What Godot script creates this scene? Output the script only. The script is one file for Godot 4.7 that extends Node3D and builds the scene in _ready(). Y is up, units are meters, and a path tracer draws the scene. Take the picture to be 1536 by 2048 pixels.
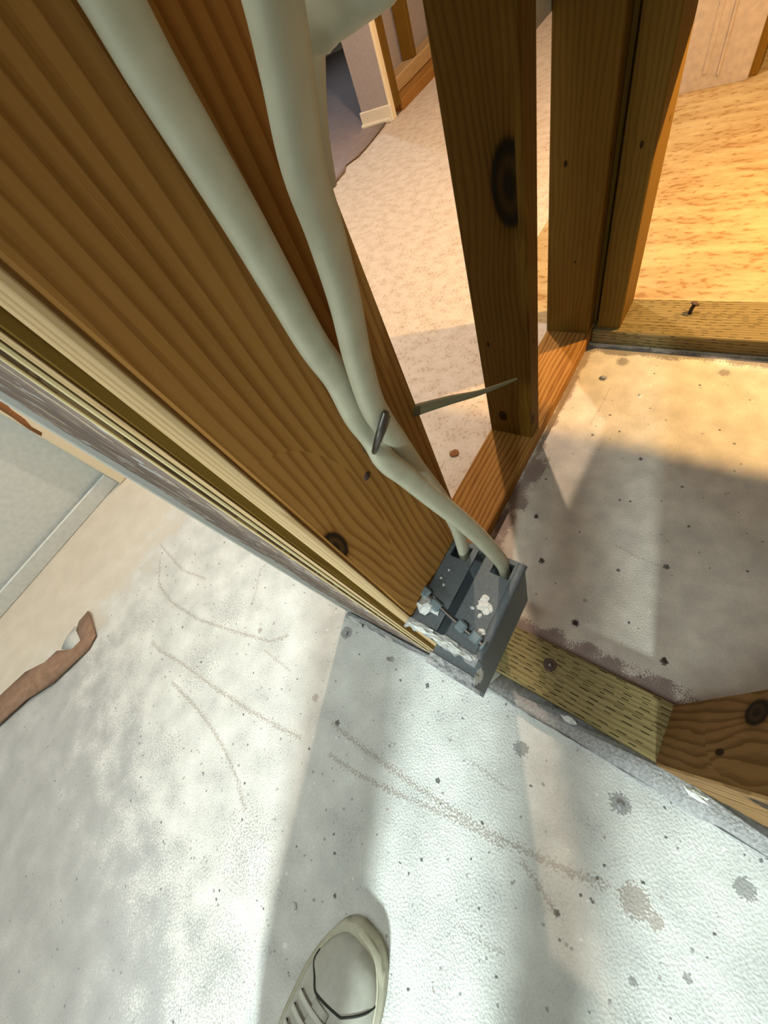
extends Node3D
# A look down between open studs: an outlet box with cables on the nearest stud, painted floors, a shoe.
# x runs along the main wall, z towards the near room, y up; metres. Floor is y = 0.

var M := {}
var taken := {}

# ---------------------------------------------------------------- helpers
func numbered(called: String) -> String:
	if not taken.has(called):
		taken[called] = 0
		return called
	taken[called] += 1
	return "%s_%03d" % [called, taken[called]]

func tag(o: Node, label: String, category: String, group := "") -> void:
	o.set_meta("label", label)
	o.set_meta("category", category)
	if group != "":
		o.set_meta("group", group)

func thing(called: String, label: String, category: String, at: Vector3, group := "") -> Node3D:
	var o := Node3D.new()
	o.name = numbered(called)
	add_child(o)
	o.position = at
	tag(o, label, category, group)
	return o

func struct(called: String, at := Vector3.ZERO) -> Node3D:
	var o := Node3D.new()
	o.name = numbered(called)
	add_child(o)
	o.position = at
	o.set_meta("kind", "structure")
	return o

func world_of(n: Node) -> Vector3:
	var p := Vector3.ZERO
	while n is Node3D and n != self:
		p += n.position
		n = n.get_parent()
	return p

# adds a mesh whose vertices are given around 'at' (a world point)
func put(called: String, mesh: Mesh, mat: Material, parent: Node, at := Vector3.ZERO) -> MeshInstance3D:
	var o := MeshInstance3D.new()
	o.name = numbered(called) if parent == self else called
	o.mesh = mesh
	o.material_override = mat
	parent.add_child(o, true)
	o.position = at - (Vector3.ZERO if parent == self else world_of(parent))
	return o

func tri(st: SurfaceTool, p: Array, uv: Array, n: Vector3) -> void:
	var idx := [0, 1, 2]
	if (p[1] - p[0]).cross(p[2] - p[0]).dot(n) > 0.0:
		idx = [0, 2, 1]
	for i in idx:
		st.set_normal(n)
		st.set_uv(uv[i])
		st.add_vertex(p[i])

func quad(st: SurfaceTool, p: Array, uv: Array, n: Vector3) -> void:
	tri(st, [p[0], p[1], p[2]], [uv[0], uv[1], uv[2]], n)
	tri(st, [p[0], p[2], p[3]], [uv[0], uv[2], uv[3]], n)

# chamfered block; the grain (texture v) runs along axis 'long'
func block_uv(p: Vector3, half: Vector3, a: int, long: int) -> Vector2:
	if a == long:
		var c1 := (a + 1) % 3
		var c2 := (a + 2) % 3
		return Vector2((p[c1] + half[c1]) / 0.089, 0.31 + (p[c2] + half[c2]) * 0.15)
	var c := 3 - a - long
	return Vector2((p[c] + half[c]) / 0.089, (p[long] + half[long]) / 0.8)

func block_mesh(size: Vector3, bevel: float, long: int) -> ArrayMesh:
	var st := SurfaceTool.new()
	st.begin(Mesh.PRIMITIVE_TRIANGLES)
	var h := size * 0.5
	for a in 3:
		var b := (a + 1) % 3
		var c := (a + 2) % 3
		for s in [-1.0, 1.0]:
			var n := Vector3.ZERO
			n[a] = s
			var p := []
			var uv := []
			for k in [[-1, -1], [1, -1], [1, 1], [-1, 1]]:
				var q := Vector3.ZERO
				q[a] = s * h[a]
				q[b] = k[0] * (h[b] - bevel)
				q[c] = k[1] * (h[c] - bevel)
				p.append(q)
				uv.append(block_uv(q, h, a, long))
			quad(st, p, uv, n)
			for t in [-1.0, 1.0]:
				var e := []
				var eu := []
				for k in [[0, -1], [0, 1], [1, 1], [1, -1]]:
					var q := Vector3.ZERO
					q[a] = s * (h[a] if k[0] == 0 else h[a] - bevel)
					q[b] = t * (h[b] - bevel if k[0] == 0 else h[b])
					q[c] = k[1] * (h[c] - bevel)
					e.append(q)
					eu.append(block_uv(q, h, a if a != long else b, long))
				var en := Vector3.ZERO
				en[a] = s
				en[b] = t
				quad(st, e, eu, en.normalized())
	for sx in [-1.0, 1.0]:
		for sy in [-1.0, 1.0]:
			for sz in [-1.0, 1.0]:
				var i := Vector3(h.x - bevel, h.y - bevel, h.z - bevel)
				var p := [Vector3(sx * h.x, sy * i.y, sz * i.z), Vector3(sx * i.x, sy * h.y, sz * i.z), Vector3(sx * i.x, sy * i.y, sz * h.z)]
				tri(st, p, [block_uv(p[0], h, 0 if long != 0 else 1, long), block_uv(p[1], h, 0 if long != 0 else 1, long), block_uv(p[2], h, 0 if long != 0 else 1, long)], Vector3(sx, sy, sz).normalized())
	st.generate_tangents()
	return st.commit()

# block between two corners, in world metres
func block(called: String, lo: Vector3, hi: Vector3, mat: Material, parent: Node, long := 1, bevel := 0.002) -> MeshInstance3D:
	return put(called, block_mesh(hi - lo, bevel, long), mat, parent, (lo + hi) * 0.5)

func catmull(pts: Array, per: int) -> Array:
	var out := []
	for i in pts.size() - 1:
		var a: Vector3 = pts[max(i - 1, 0)]
		var b: Vector3 = pts[i]
		var c: Vector3 = pts[i + 1]
		var d: Vector3 = pts[min(i + 2, pts.size() - 1)]
		for k in per:
			var l1 := b.distance_to(c)
			out.append(b.cubic_interpolate_in_time(c, a, d, float(k) / per, l1, -maxf(a.distance_to(b), 0.001), l1 + maxf(c.distance_to(d), 0.001)))
	out.append(pts[-1])
	return out

# swept oval: half width 'rw' across, half thickness 'rt' along 'flat_n'; ends closed, may taper
func sweep_mesh(path: Array, rw: float, rt: float, flat_n: Vector3, sides := 14, taper := []) -> ArrayMesh:
	var st := SurfaceTool.new()
	st.begin(Mesh.PRIMITIVE_TRIANGLES)
	st.set_smooth_group(0)
	var rings := []
	for i in path.size():
		var t: Vector3 = (path[min(i + 1, path.size() - 1)] - path[max(i - 1, 0)]).normalized()
		var side := t.cross(flat_n).normalized()
		var up := side.cross(t).normalized()
		var k := 1.0
		if taper.size() > 0:
			k = lerpf(taper[0], taper[1], float(i) / (path.size() - 1))
		var ring := []
		for j in sides:
			var an := TAU * j / sides
			var cc := cos(an)
			var ss := sin(an)
			ring.append(path[i] + side * (rw * k * signf(cc) * pow(absf(cc), 0.8)) + up * (rt * k * signf(ss) * pow(absf(ss), 0.8)))
		rings.append(ring)
	var ln := 0.0
	for i in path.size() - 1:
		var l2: float = ln + path[i].distance_to(path[i + 1])
		for j in sides:
			var j2 := (j + 1) % sides
			var u1 := float(j) / sides
			var u2 := float(j + 1) / sides
			var o: Vector3 = (rings[i][j] + rings[i][j2]) * 0.5 - path[i]
			quad_flat(st, [rings[i][j], rings[i][j2], rings[i + 1][j2], rings[i + 1][j]], [Vector2(u1, ln * 10), Vector2(u2, ln * 10), Vector2(u2, l2 * 10), Vector2(u1, l2 * 10)], o)
		ln = l2
	for e in [0, path.size() - 1]:
		var n: Vector3 = (path[0] - path[1]) if e == 0 else (path[-1] - path[-2])
		st.set_smooth_group(1)
		for j in sides:
			tri_flat(st, [path[e], rings[e][j], rings[e][(j + 1) % sides]], n)
	st.generate_normals()
	return st.commit()

func tri_flat(st: SurfaceTool, p: Array, n: Vector3, uv := [Vector2.ZERO, Vector2.RIGHT, Vector2.DOWN]) -> void:
	var idx := [0, 1, 2]
	if (p[1] - p[0]).cross(p[2] - p[0]).dot(n) > 0.0:
		idx = [0, 2, 1]
	for i in idx:
		st.set_uv(uv[i])
		st.add_vertex(p[i])

func quad_flat(st: SurfaceTool, p: Array, uv: Array, n: Vector3) -> void:
	tri_flat(st, [p[0], p[1], p[2]], n, [uv[0], uv[1], uv[2]])
	tri_flat(st, [p[0], p[2], p[3]], n, [uv[0], uv[2], uv[3]])

func lathe_mesh(profile: Array, sides := 24) -> ArrayMesh:
	# profile: Vector2(radius, y) from bottom to top
	var st := SurfaceTool.new()
	st.begin(Mesh.PRIMITIVE_TRIANGLES)
	st.set_smooth_group(0)
	for i in profile.size() - 1:
		for j in sides:
			var a1 := TAU * j / sides
			var a2 := TAU * (j + 1) / sides
			var p := []
			for k in [[i, a1], [i, a2], [i + 1, a2], [i + 1, a1]]:
				var r: Vector2 = profile[k[0]]
				p.append(Vector3(cos(k[1]) * r.x, r.y, sin(k[1]) * r.x))
			var d: Vector2 = profile[i + 1] - profile[i]
			var n := Vector3(cos((a1 + a2) * 0.5) * d.y, -d.x, sin((a1 + a2) * 0.5) * d.y)
			if p[0].distance_to(p[1]) > 1e-6:
				tri_flat(st, [p[0], p[1], p[2]], n)
			if p[2].distance_to(p[3]) > 1e-6:
				tri_flat(st, [p[0], p[2], p[3]], n)
	st.generate_normals()
	return st.commit()

# a flat outline (x, z) with real thickness; height(x, z) lifts the top
func slab_mesh(poly: PackedVector2Array, y0: float, y1: float, lift := 0.0, seed := 1) -> ArrayMesh:
	var nz := FastNoiseLite.new()
	nz.seed = seed
	nz.frequency = 14.0
	var st := SurfaceTool.new()
	st.begin(Mesh.PRIMITIVE_TRIANGLES)
	var ix := Geometry2D.triangulate_polygon(poly)
	var top := []
	var bot := []
	for p in poly:
		var e := lift * (0.5 + nz.get_noise_2d(p.x, p.y))
		top.append(Vector3(p.x, y1 + maxf(e, 0.0), p.y))
		bot.append(Vector3(p.x, y0 + maxf(e, 0.0) * 0.8, p.y))
	for i in range(0, ix.size(), 3):
		var uv := []
		for k in 3:
			uv.append(poly[ix[i + k]] * 4.0)
		tri_flat(st, [top[ix[i]], top[ix[i + 1]], top[ix[i + 2]]], Vector3.UP, uv)
		tri_flat(st, [bot[ix[i]], bot[ix[i + 1]], bot[ix[i + 2]]], Vector3.DOWN, uv)
	var mid := Vector2.ZERO
	var ccw := not Geometry2D.is_polygon_clockwise(poly)
	for i in poly.size():
		var j := (i + 1) % poly.size()
		var d := poly[j] - poly[i]
		var n := Vector3(d.y, 0, -d.x) * (1.0 if ccw else -1.0)
		quad_flat(st, [bot[i], bot[j], top[j], top[i]], [poly[i] * 4.0, poly[j] * 4.0, poly[j] * 4.0, poly[i] * 4.0], n)
	st.generate_normals()
	return st.commit()

# irregular lump: a squashed ball with noise
func lump_mesh(r: Vector3, rough: float, seed: int, seg := 10) -> ArrayMesh:
	var nz := FastNoiseLite.new()
	nz.seed = seed
	nz.frequency = 0.9
	var st := SurfaceTool.new()
	st.begin(Mesh.PRIMITIVE_TRIANGLES)
	st.set_smooth_group(-1)
	var rows := seg / 2
	var g := []
	for i in rows + 1:
		var row := []
		var th := PI * i / rows
		for j in seg:
			var ph := TAU * j / seg
			var d := Vector3(sin(th) * cos(ph), cos(th), sin(th) * sin(ph))
			row.append(d * r * (1.0 + rough * nz.get_noise_3dv(d * 2.0)))
		g.append(row)
	for i in rows:
		for j in seg:
			var j2 := (j + 1) % seg
			var n: Vector3 = g[i][j] + g[i + 1][j2]
			if i > 0:
				tri_flat(st, [g[i][j], g[i][j2], g[i + 1][j2]], n)
			if i < rows - 1:
				tri_flat(st, [g[i][j], g[i + 1][j2], g[i + 1][j]], n)
	st.generate_normals()
	return st.commit()

# ---------------------------------------------------------------- materials
func plain(c: Color, rough := 0.8, metal := 0.0) -> StandardMaterial3D:
	var m := StandardMaterial3D.new()
	m.albedo_color = c
	m.roughness = rough
	m.metallic = metal
	return m

# flat colour with a fine mottled grain, mapped in world space
func mottled(a: Color, b: Color, freq: float, rough: float, bump := 0.0, seed := 3, tile := 0.4) -> StandardMaterial3D:
	var m := plain(Color.WHITE, rough)
	var nz := FastNoiseLite.new()
	nz.seed = seed
	nz.frequency = freq
	nz.fractal_octaves = 4
	var im := nz.get_seamless_image(256, 256)
	im.convert(Image.FORMAT_L8)
	var src := im.get_data()
	var out := PackedByteArray()
	out.resize(256 * 256 * 3)
	for i in src.size():
		var c := a.lerp(b, src[i] / 255.0)
		out[i * 3] = int(c.r * 255)
		out[i * 3 + 1] = int(c.g * 255)
		out[i * 3 + 2] = int(c.b * 255)
	m.albedo_texture = ImageTexture.create_from_image(Image.create_from_data(256, 256, false, Image.FORMAT_RGB8, out))
	m.uv1_triplanar = true
	m.uv1_world_triplanar = true
	m.uv1_scale = Vector3.ONE / tile
	if bump > 0.0:
		im.bump_map_to_normal_map(bump)
		m.normal_enabled = true
		m.normal_texture = ImageTexture.create_from_image(im)
	return m

# sawn timber: u covers 89 mm across, v covers 0.8 m along. knots: [u m, v m, ru m, rv m]
func wood(w: int, h: int, seed: int, early: Color, late: Color, rings: float, knots: Array, incised := false, rough := 0.65) -> StandardMaterial3D:
	var n1 := FastNoiseLite.new()
	n1.seed = seed
	n1.frequency = 1.0
	n1.fractal_octaves = 2
	var n2 := FastNoiseLite.new()
	n2.seed = seed + 7
	n2.frequency = 1.0
	n2.fractal_octaves = 2
	var rng := RandomNumberGenerator.new()
	rng.seed = seed
	var out := PackedByteArray()
	out.resize(w * h * 3)
	var hg := PackedByteArray()
	hg.resize(w * h)
	var dash := []
	for i in 12:
		dash.append([rng.randf() * 0.05, rng.randf_range(-0.0008, 0.0008)])
	var i3 := 0
	var i1 := 0
	for y in h:
		var v := 0.8 * y / h
		var wave := n1.get_noise_2d(3.0, v * 2.5) * 0.008
		for x in w:
			var u := 0.089 * x / w
			var q := u + wave + n1.get_noise_2d(u * 14.0, v * 3.0 + 9.0) * 0.006
			var kd := 9.0
			var stain := 0.0
			for k in knots:
				var du: float = (u - k[0]) / k[2]
				var dv: float = (v - k[1]) / k[3]
				var d2 := du * du + dv * dv
				if d2 < 20.0:
					q += du * k[2] * 1.5 / (1.0 + d2 * 0.7)
					kd = minf(kd, d2)
			var f := n2.get_noise_2d(u * 1900.0, v * 22.0)
			var s := q * rings + 0.16 * n2.get_noise_2d(u * 60.0, v * 9.0)
			var g := s - floorf(s)
			var l := smoothstep(0.35, 0.9, g) * (1.0 - smoothstep(0.93, 1.0, g))
			var k2 := clampf(l * 0.75 + f * 0.22 + n1.get_noise_2d(u * 30.0, v * 6.0 + 40.0) * 0.25, 0.0, 1.0)
			if kd < 2.2:
				var e := sqrt(kd)
				var kk := 0.9 + 0.25 * sin(e * 11.0) + f * 0.2
				var core := 1.0 - smoothstep(0.75, 1.05, e + f * 0.08)
				k2 = lerpf(k2 + 0.25 * (1.0 - smoothstep(1.0, 1.48, e)), 1.0 + 0.5 * kk, core)
			if incised:
				var row := int(u / 0.0078)
				var dd: Array = dash[row % 12]
				var ph := fposmod(v + dd[0] + 0.012 * (row % 2), 0.025)
				var cellv := floorf((v + dd[0] + 0.012 * (row % 2)) / 0.025)
				var skip := n2.get_noise_2d(row * 13.7, cellv * 9.1)
				if absf(u - (row + 0.5) * 0.0078 - dd[1] - skip * 0.0015) < 0.00062 and ph < 0.012 + skip * 0.008 and skip < 0.3:
					k2 = 1.5
			var c := early.lerp(late, minf(k2, 1.0))
			if k2 > 1.0:
				c = c.lerp(late * 0.25, minf((k2 - 1.0) * 1.6, 1.0))
			out[i3] = int(clampf(c.r, 0, 1) * 255)
			out[i3 + 1] = int(clampf(c.g, 0, 1) * 255)
			out[i3 + 2] = int(clampf(c.b, 0, 1) * 255)
			hg[i1] = int(clampf(0.75 - k2 * 0.32, 0, 1) * 255)
			i3 += 3
			i1 += 1
	var m := plain(Color.WHITE, rough)
	m.albedo_texture = ImageTexture.create_from_image(Image.create_from_data(w, h, false, Image.FORMAT_RGB8, out))
	var nm := Image.create_from_data(w, h, false, Image.FORMAT_L8, hg)
	nm.bump_map_to_normal_map(2.0)
	m.metallic_specular = 0.2
	m.normal_enabled = true
	m.normal_scale = 0.25
	m.normal_texture = ImageTexture.create_from_image(nm)
	return m

# painted, scuffed floor on a world rectangle. spots: [at, radius, kind]; lines: [weight, points]
func painted_floor(x0: float, z0: float, sx: float, sz: float, w: int, h: int, base: Color, spots: Array, lines: Array, stains: Array, rough: float, bump: float, grit: float, seed: int) -> StandardMaterial3D:
	var n := FastNoiseLite.new()
	n.seed = seed
	n.frequency = 0.24
	n.fractal_octaves = 3
	var fine := n.get_image(w, h)
	fine.convert(Image.FORMAT_L8)
	n.frequency = 0.012
	n.fractal_octaves = 4
	n.seed = seed + 1
	var broad := n.get_image(w, h)
	broad.convert(Image.FORMAT_L8)
	var fd := fine.get_data()
	var bd := broad.get_data()
	var val := PackedFloat32Array()      # dirt amount per pixel
	val.resize(w * h)
	var tint := PackedByteArray()        # 0 grey dirt, 2 white, 3 brown
	tint.resize(w * h)
	var rng := RandomNumberGenerator.new()
	rng.seed = seed
	var px := w / sx
	var list := spots.duplicate()
	for i in int(900 * sx * sz * grit):
		list.append([Vector2(x0 + rng.randf() * sx, z0 + rng.randf() * sz), rng.randf_range(0.0008, 0.0024), [0, 1, 1, 3, 2][rng.randi() % 5]])
	for s in list:
		var c := Vector2((s[0].x - x0) * px, (s[0].y - z0) * px)
		var r: float = s[1] * px
		var kind: int = s[2]
		for y in range(maxi(0, int(c.y - r * 1.6)), mini(h, int(c.y + r * 1.6) + 1)):
			for x in range(maxi(0, int(c.x - r * 1.6)), mini(w, int(c.x + r * 1.6) + 1)):
				var i := y * w + x
				var d := Vector2(x, y).distance_to(c) / r + (fd[i] / 255.0 - 0.5) * 0.9
				if kind == 4:
					if d < 1.5 and fd[i] < 105 - 30 * maxf(d - 0.5, 0.0):
						val[i] = maxf(val[i], 0.22)
				elif d < 1.0:
					val[i] = [0.75, 0.38, 0.5, 0.30][kind]
					tint[i] = kind if kind >= 2 else 0
	for ln in lines:
		var pts: Array = ln[1]
		for k in pts.size() - 1:
			var a := Vector2((pts[k].x - x0) * px, (pts[k].y - z0) * px)
			var b := Vector2((pts[k + 1].x - x0) * px, (pts[k + 1].y - z0) * px)
			var r: float = 0.0042 * ln[0] * px
			for y in range(maxi(0, int(minf(a.y, b.y) - r)), mini(h, int(maxf(a.y, b.y) + r) + 1)):
				for x in range(maxi(0, int(minf(a.x, b.x) - r)), mini(w, int(maxf(a.x, b.x) + r) + 1)):
					var p := Vector2(x, y)
					var d := p.distance_to(Geometry2D.get_closest_point_to_segment(p, a, b)) / r
					var i := y * w + x
					if d + (fd[i] / 255.0 - 0.5) * 3.4 < 0.5:
						val[i] = maxf(val[i], 0.26 if ln[0] > 0.9 else 0.18)
						tint[i] = 3
	# broad stains along the foot of the plates: [a, b, width m, strength]
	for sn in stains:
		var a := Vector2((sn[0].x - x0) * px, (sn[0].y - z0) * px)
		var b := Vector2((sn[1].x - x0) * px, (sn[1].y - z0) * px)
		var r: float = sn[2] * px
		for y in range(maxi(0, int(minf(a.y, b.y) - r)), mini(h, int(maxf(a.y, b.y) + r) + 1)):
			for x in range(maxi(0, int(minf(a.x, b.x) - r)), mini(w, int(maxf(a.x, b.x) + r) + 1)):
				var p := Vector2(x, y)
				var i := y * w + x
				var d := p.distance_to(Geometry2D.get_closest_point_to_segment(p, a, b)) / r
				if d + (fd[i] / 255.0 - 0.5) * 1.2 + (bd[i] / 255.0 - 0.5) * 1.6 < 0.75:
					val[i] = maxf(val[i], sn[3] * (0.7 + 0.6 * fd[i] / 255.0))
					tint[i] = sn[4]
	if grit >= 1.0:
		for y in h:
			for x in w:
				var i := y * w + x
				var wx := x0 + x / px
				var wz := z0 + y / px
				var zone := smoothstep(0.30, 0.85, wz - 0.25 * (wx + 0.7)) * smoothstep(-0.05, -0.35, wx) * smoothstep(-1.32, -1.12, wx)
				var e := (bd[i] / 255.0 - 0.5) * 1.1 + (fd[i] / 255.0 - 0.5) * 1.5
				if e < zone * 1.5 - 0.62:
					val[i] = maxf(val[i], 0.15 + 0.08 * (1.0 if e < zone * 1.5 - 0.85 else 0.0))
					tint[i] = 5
				# the older cream coat left between the wall and the torn strip, with a broken edge
				if wx + 0.35 * maxf(wz - 0.42, 0.0) + e * 0.16 < -1.17:
					val[i] = maxf(val[i], 0.6)
					tint[i] = 6
	var out := PackedByteArray()
	out.resize(w * h * 3)
	var dirt := [Color(0.25, 0.24, 0.23), Color(0.4, 0.4, 0.4), Color(0.97, 0.96, 0.93), Color(0.36, 0.26, 0.19), Color(0.3, 0.19, 0.17), Color(0.40, 0.41, 0.45), Color(0.83, 0.77, 0.68)]
	for i in w * h:
		var k := 0.94 + (bd[i] / 255.0 - 0.5) * 0.16 + (fd[i] / 255.0 - 0.5) * 0.10
		var c := base * k
		if val[i] > 0.0:
			c = c.lerp(dirt[tint[i]], minf(val[i], 1.0))
		out[i * 3] = int(clampf(c.r, 0, 1) * 255)
		out[i * 3 + 1] = int(clampf(c.g, 0, 1) * 255)
		out[i * 3 + 2] = int(clampf(c.b, 0, 1) * 255)
		fd[i] = clampi(int(fd[i] * 0.7 + 60 - val[i] * 50), 0, 255)
	var m := plain(Color.WHITE, rough)
	m.albedo_texture = ImageTexture.create_from_image(Image.create_from_data(w, h, false, Image.FORMAT_RGB8, out))
	var nm := Image.create_from_data(w, h, false, Image.FORMAT_L8, fd)
	nm.bump_map_to_normal_map(bump)
	m.normal_enabled = true
	m.normal_texture = ImageTexture.create_from_image(nm)
	return m

# floor slab with its texture laid on the world rectangle (x0, z0, sx, sz)
func floor_slab(called: String, lo: Vector2, hi: Vector2, tex: Rect2, mat: Material, parent: Node, top := 0.0, thick := 0.12) -> void:
	var st := SurfaceTool.new()
	st.begin(Mesh.PRIMITIVE_TRIANGLES)
	var c := [Vector2(lo.x, lo.y), Vector2(hi.x, lo.y), Vector2(hi.x, hi.y), Vector2(lo.x, hi.y)]
	var uv := []
	var t := []
	var b := []
	for p in c:
		uv.append(Vector2((p.x - tex.position.x) / tex.size.x, (p.y - tex.position.y) / tex.size.y))
		t.append(Vector3(p.x, top, p.y))
		b.append(Vector3(p.x, top - thick, p.y))
	quad(st, t, uv, Vector3.UP)
	quad(st, b, uv, Vector3.DOWN)
	for i in 4:
		var j := (i + 1) % 4
		var n := Vector3(c[i].x + c[j].x - lo.x - hi.x, 0, c[i].y + c[j].y - lo.y - hi.y).normalized()
		quad(st, [b[i], b[j], t[j], t[i]], [uv[i], uv[j], uv[j], uv[i]], n)
	st.generate_tangents()
	put(called, st.commit(), mat, parent)

# large wood or panel sheet texture, tiling in world space
func sheet(w: int, h: int, seed: int, a: Color, b: Color, fx: float, fy: float, fleck: Color, fleck_cut: float, tile: Vector2) -> StandardMaterial3D:
	var n := FastNoiseLite.new()
	n.seed = seed
	n.frequency = 1.0
	n.fractal_octaves = 3
	var out := PackedByteArray()
	out.resize(w * h * 3)
	var i3 := 0
	for y in h:
		for x in w:
			var u := tile.x * x / w
			var v := tile.y * y / h
			var e := n.get_noise_2d(u * fx + 0.6 * n.get_noise_2d(v * 1.7, u * 1.2), v * fy)
			var f := n.get_noise_2d(u * fx * 7.0 + 31.0, v * fy * 3.5)
			var c := a.lerp(b, clampf(0.5 + e * 0.9 + f * 0.4, 0.0, 1.0))
			if f + e * 0.4 > fleck_cut:
				c = c.lerp(fleck, clampf((f + e * 0.4 - fleck_cut) * 6.0, 0.0, 0.8))
			out[i3] = int(clampf(c.r, 0, 1) * 255)
			out[i3 + 1] = int(clampf(c.g, 0, 1) * 255)
			out[i3 + 2] = int(clampf(c.b, 0, 1) * 255)
			i3 += 3
	var m := plain(Color.WHITE, 0.7)
	m.albedo_texture = ImageTexture.create_from_image(Image.create_from_data(w, h, false, Image.FORMAT_RGB8, out))
	return m

func make_materials() -> void:
	M.fir = wood(512, 1024, 11, Color(0.64, 0.455, 0.235), Color(0.49, 0.32, 0.13), 190.0, [[0.083, 0.590, 0.007, 0.014]])
	M.pine_knotty = wood(320, 1024, 23, Color(0.385, 0.275, 0.08), Color(0.325, 0.22, 0.045), 95.0, [[0.080, 0.492, 0.029, 0.056], [0.034, 0.058, 0.011, 0.017], [0.022, 0.25, 0.003, 0.006]])
	M.pine = wood(256, 1024, 37, Color(0.43, 0.32, 0.12), Color(0.37, 0.265, 0.085), 110.0, [[0.03, 0.36, 0.0035, 0.006], [0.06, 0.18, 0.002, 0.003]])
	M.pine_block = wood(320, 1024, 51, Color(0.53, 0.40, 0.24), Color(0.38, 0.27, 0.13), 85.0, [[0.022, 0.272, 0.014, 0.026], [0.06, 0.215, 0.004, 0.012]])
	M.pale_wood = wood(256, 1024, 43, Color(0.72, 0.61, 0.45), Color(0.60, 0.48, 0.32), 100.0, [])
	M.treated = wood(320, 1024, 67, Color(0.52, 0.46, 0.31), Color(0.40, 0.34, 0.21), 120.0, [], true, 0.8)
	M.treated_far = wood(320, 1024, 71, Color(0.64, 0.47, 0.25), Color(0.46, 0.29, 0.12), 90.0, [], false, 0.75)
	M.paint_near = painted_floor(-1.75, -0.06, 2.2, 1.1, 2000, 1000, Color(0.82, 0.815, 0.79), [[Vector2(-0.199, 0.041), 0.0040, 0], [Vector2(-0.015, 0.043), 0.0110, 1], [Vector2(0.129, 0.030), 0.0130, 1], [Vector2(0.272, 0.034), 0.0110, 1], [Vector2(-0.409, 0.043), 0.0130, 1], [Vector2(-0.230, 0.453), 0.0060, 2], [Vector2(-0.215, 0.499), 0.0040, 2], [Vector2(0.175, 0.125), 0.0180, 3], [Vector2(0.200, 0.129), 0.0090, 3], [Vector2(-0.289, 0.038), 0.0060, 1], [Vector2(-0.395, 0.186), 0.0070, 3], [Vector2(-0.324, 0.195), 0.0050, 0], [Vector2(0.101, 0.199), 0.0040, 0], [Vector2(-0.617, 0.149), 0.0060, 3], [Vector2(-1.379, 0.046), 0.0060, 0], [Vector2(-1.626, 0.435), 0.0060, 0], [Vector2(0.242, 0.159), 0.0050, 1], [Vector2(0.195, 0.202), 0.0050, 1], [Vector2(-0.111, 0.162), 0.0040, 0], [Vector2(-0.179, 0.397), 0.0030, 0], [Vector2(-0.736, 0.156), 0.0300, 4], [Vector2(-0.714, 0.297), 0.0350, 4], [Vector2(-0.656, 0.470), 0.0300, 4], [Vector2(-0.366, 0.457), 0.0400, 4], [Vector2(-0.979, 0.297), 0.0300, 4], [Vector2(-0.925, 0.433), 0.0400, 4], [Vector2(-0.751, 0.702), 0.0500, 4], [Vector2(-0.480, 0.641), 0.0600, 4], [Vector2(-0.651, 0.821), 0.0600, 4], [Vector2(-0.303, 0.616), 0.0500, 4]], [[1.0, [Vector2(-1.392, 0.051), Vector2(-1.280, 0.113), Vector2(-1.109, 0.137), Vector2(-0.984, 0.151), Vector2(-0.884, 0.132)]], [1.2, [Vector2(-1.098, 0.169), Vector2(-1.028, 0.223), Vector2(-0.934, 0.234), Vector2(-0.805, 0.221), Vector2(-0.666, 0.182), Vector2(-0.574, 0.155), Vector2(-0.540, 0.121)]], [1.3, [Vector2(-0.902, 0.340), Vector2(-0.861, 0.339), Vector2(-0.756, 0.321), Vector2(-0.635, 0.308), Vector2(-0.517, 0.290), Vector2(-0.430, 0.273), Vector2(-0.379, 0.261)]], [1.2, [Vector2(-0.756, 0.368), Vector2(-0.656, 0.364), Vector2(-0.587, 0.368), Vector2(-0.517, 0.378), Vector2(-0.452, 0.397), Vector2(-0.403, 0.421)]], [1.5, [Vector2(-0.333, 0.201), Vector2(-0.286, 0.201), Vector2(-0.215, 0.197), Vector2(-0.141, 0.191), Vector2(-0.071, 0.183), Vector2(-0.010, 0.174), Vector2(0.048, 0.160), Vector2(0.094, 0.149), Vector2(0.141, 0.132)]], [1.2, [Vector2(-0.304, 0.247), Vector2(-0.235, 0.238), Vector2(-0.175, 0.223), Vector2(-0.113, 0.205), Vector2(-0.039, 0.184), Vector2(0.009, 0.178)]], [1.1, [Vector2(0.043, 0.177), Vector2(0.077, 0.189), Vector2(0.099, 0.200)]], [0.8, [Vector2(-0.000, 0.297), Vector2(0.029, 0.292), Vector2(0.059, 0.283)]], [0.8, [Vector2(-0.687, 0.109), Vector2(-0.701, 0.079), Vector2(-0.730, 0.032), Vector2(-0.720, -0.003)]], [0.8, [Vector2(-0.572, 0.177), Vector2(-0.483, 0.176)]], [0.8, [Vector2(-0.073, 0.106), Vector2(-0.041, 0.106), Vector2(-0.007, 0.106)]], [0.7, [Vector2(-1.448, 0.308), Vector2(-1.450, 0.448), Vector2(-1.425, 0.493)]], [0.6, [Vector2(-1.393, 0.705), Vector2(-1.394, 0.495), Vector2(-1.411, 0.351)]]], [], 0.55, 1.4, 1.0, 5)
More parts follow.
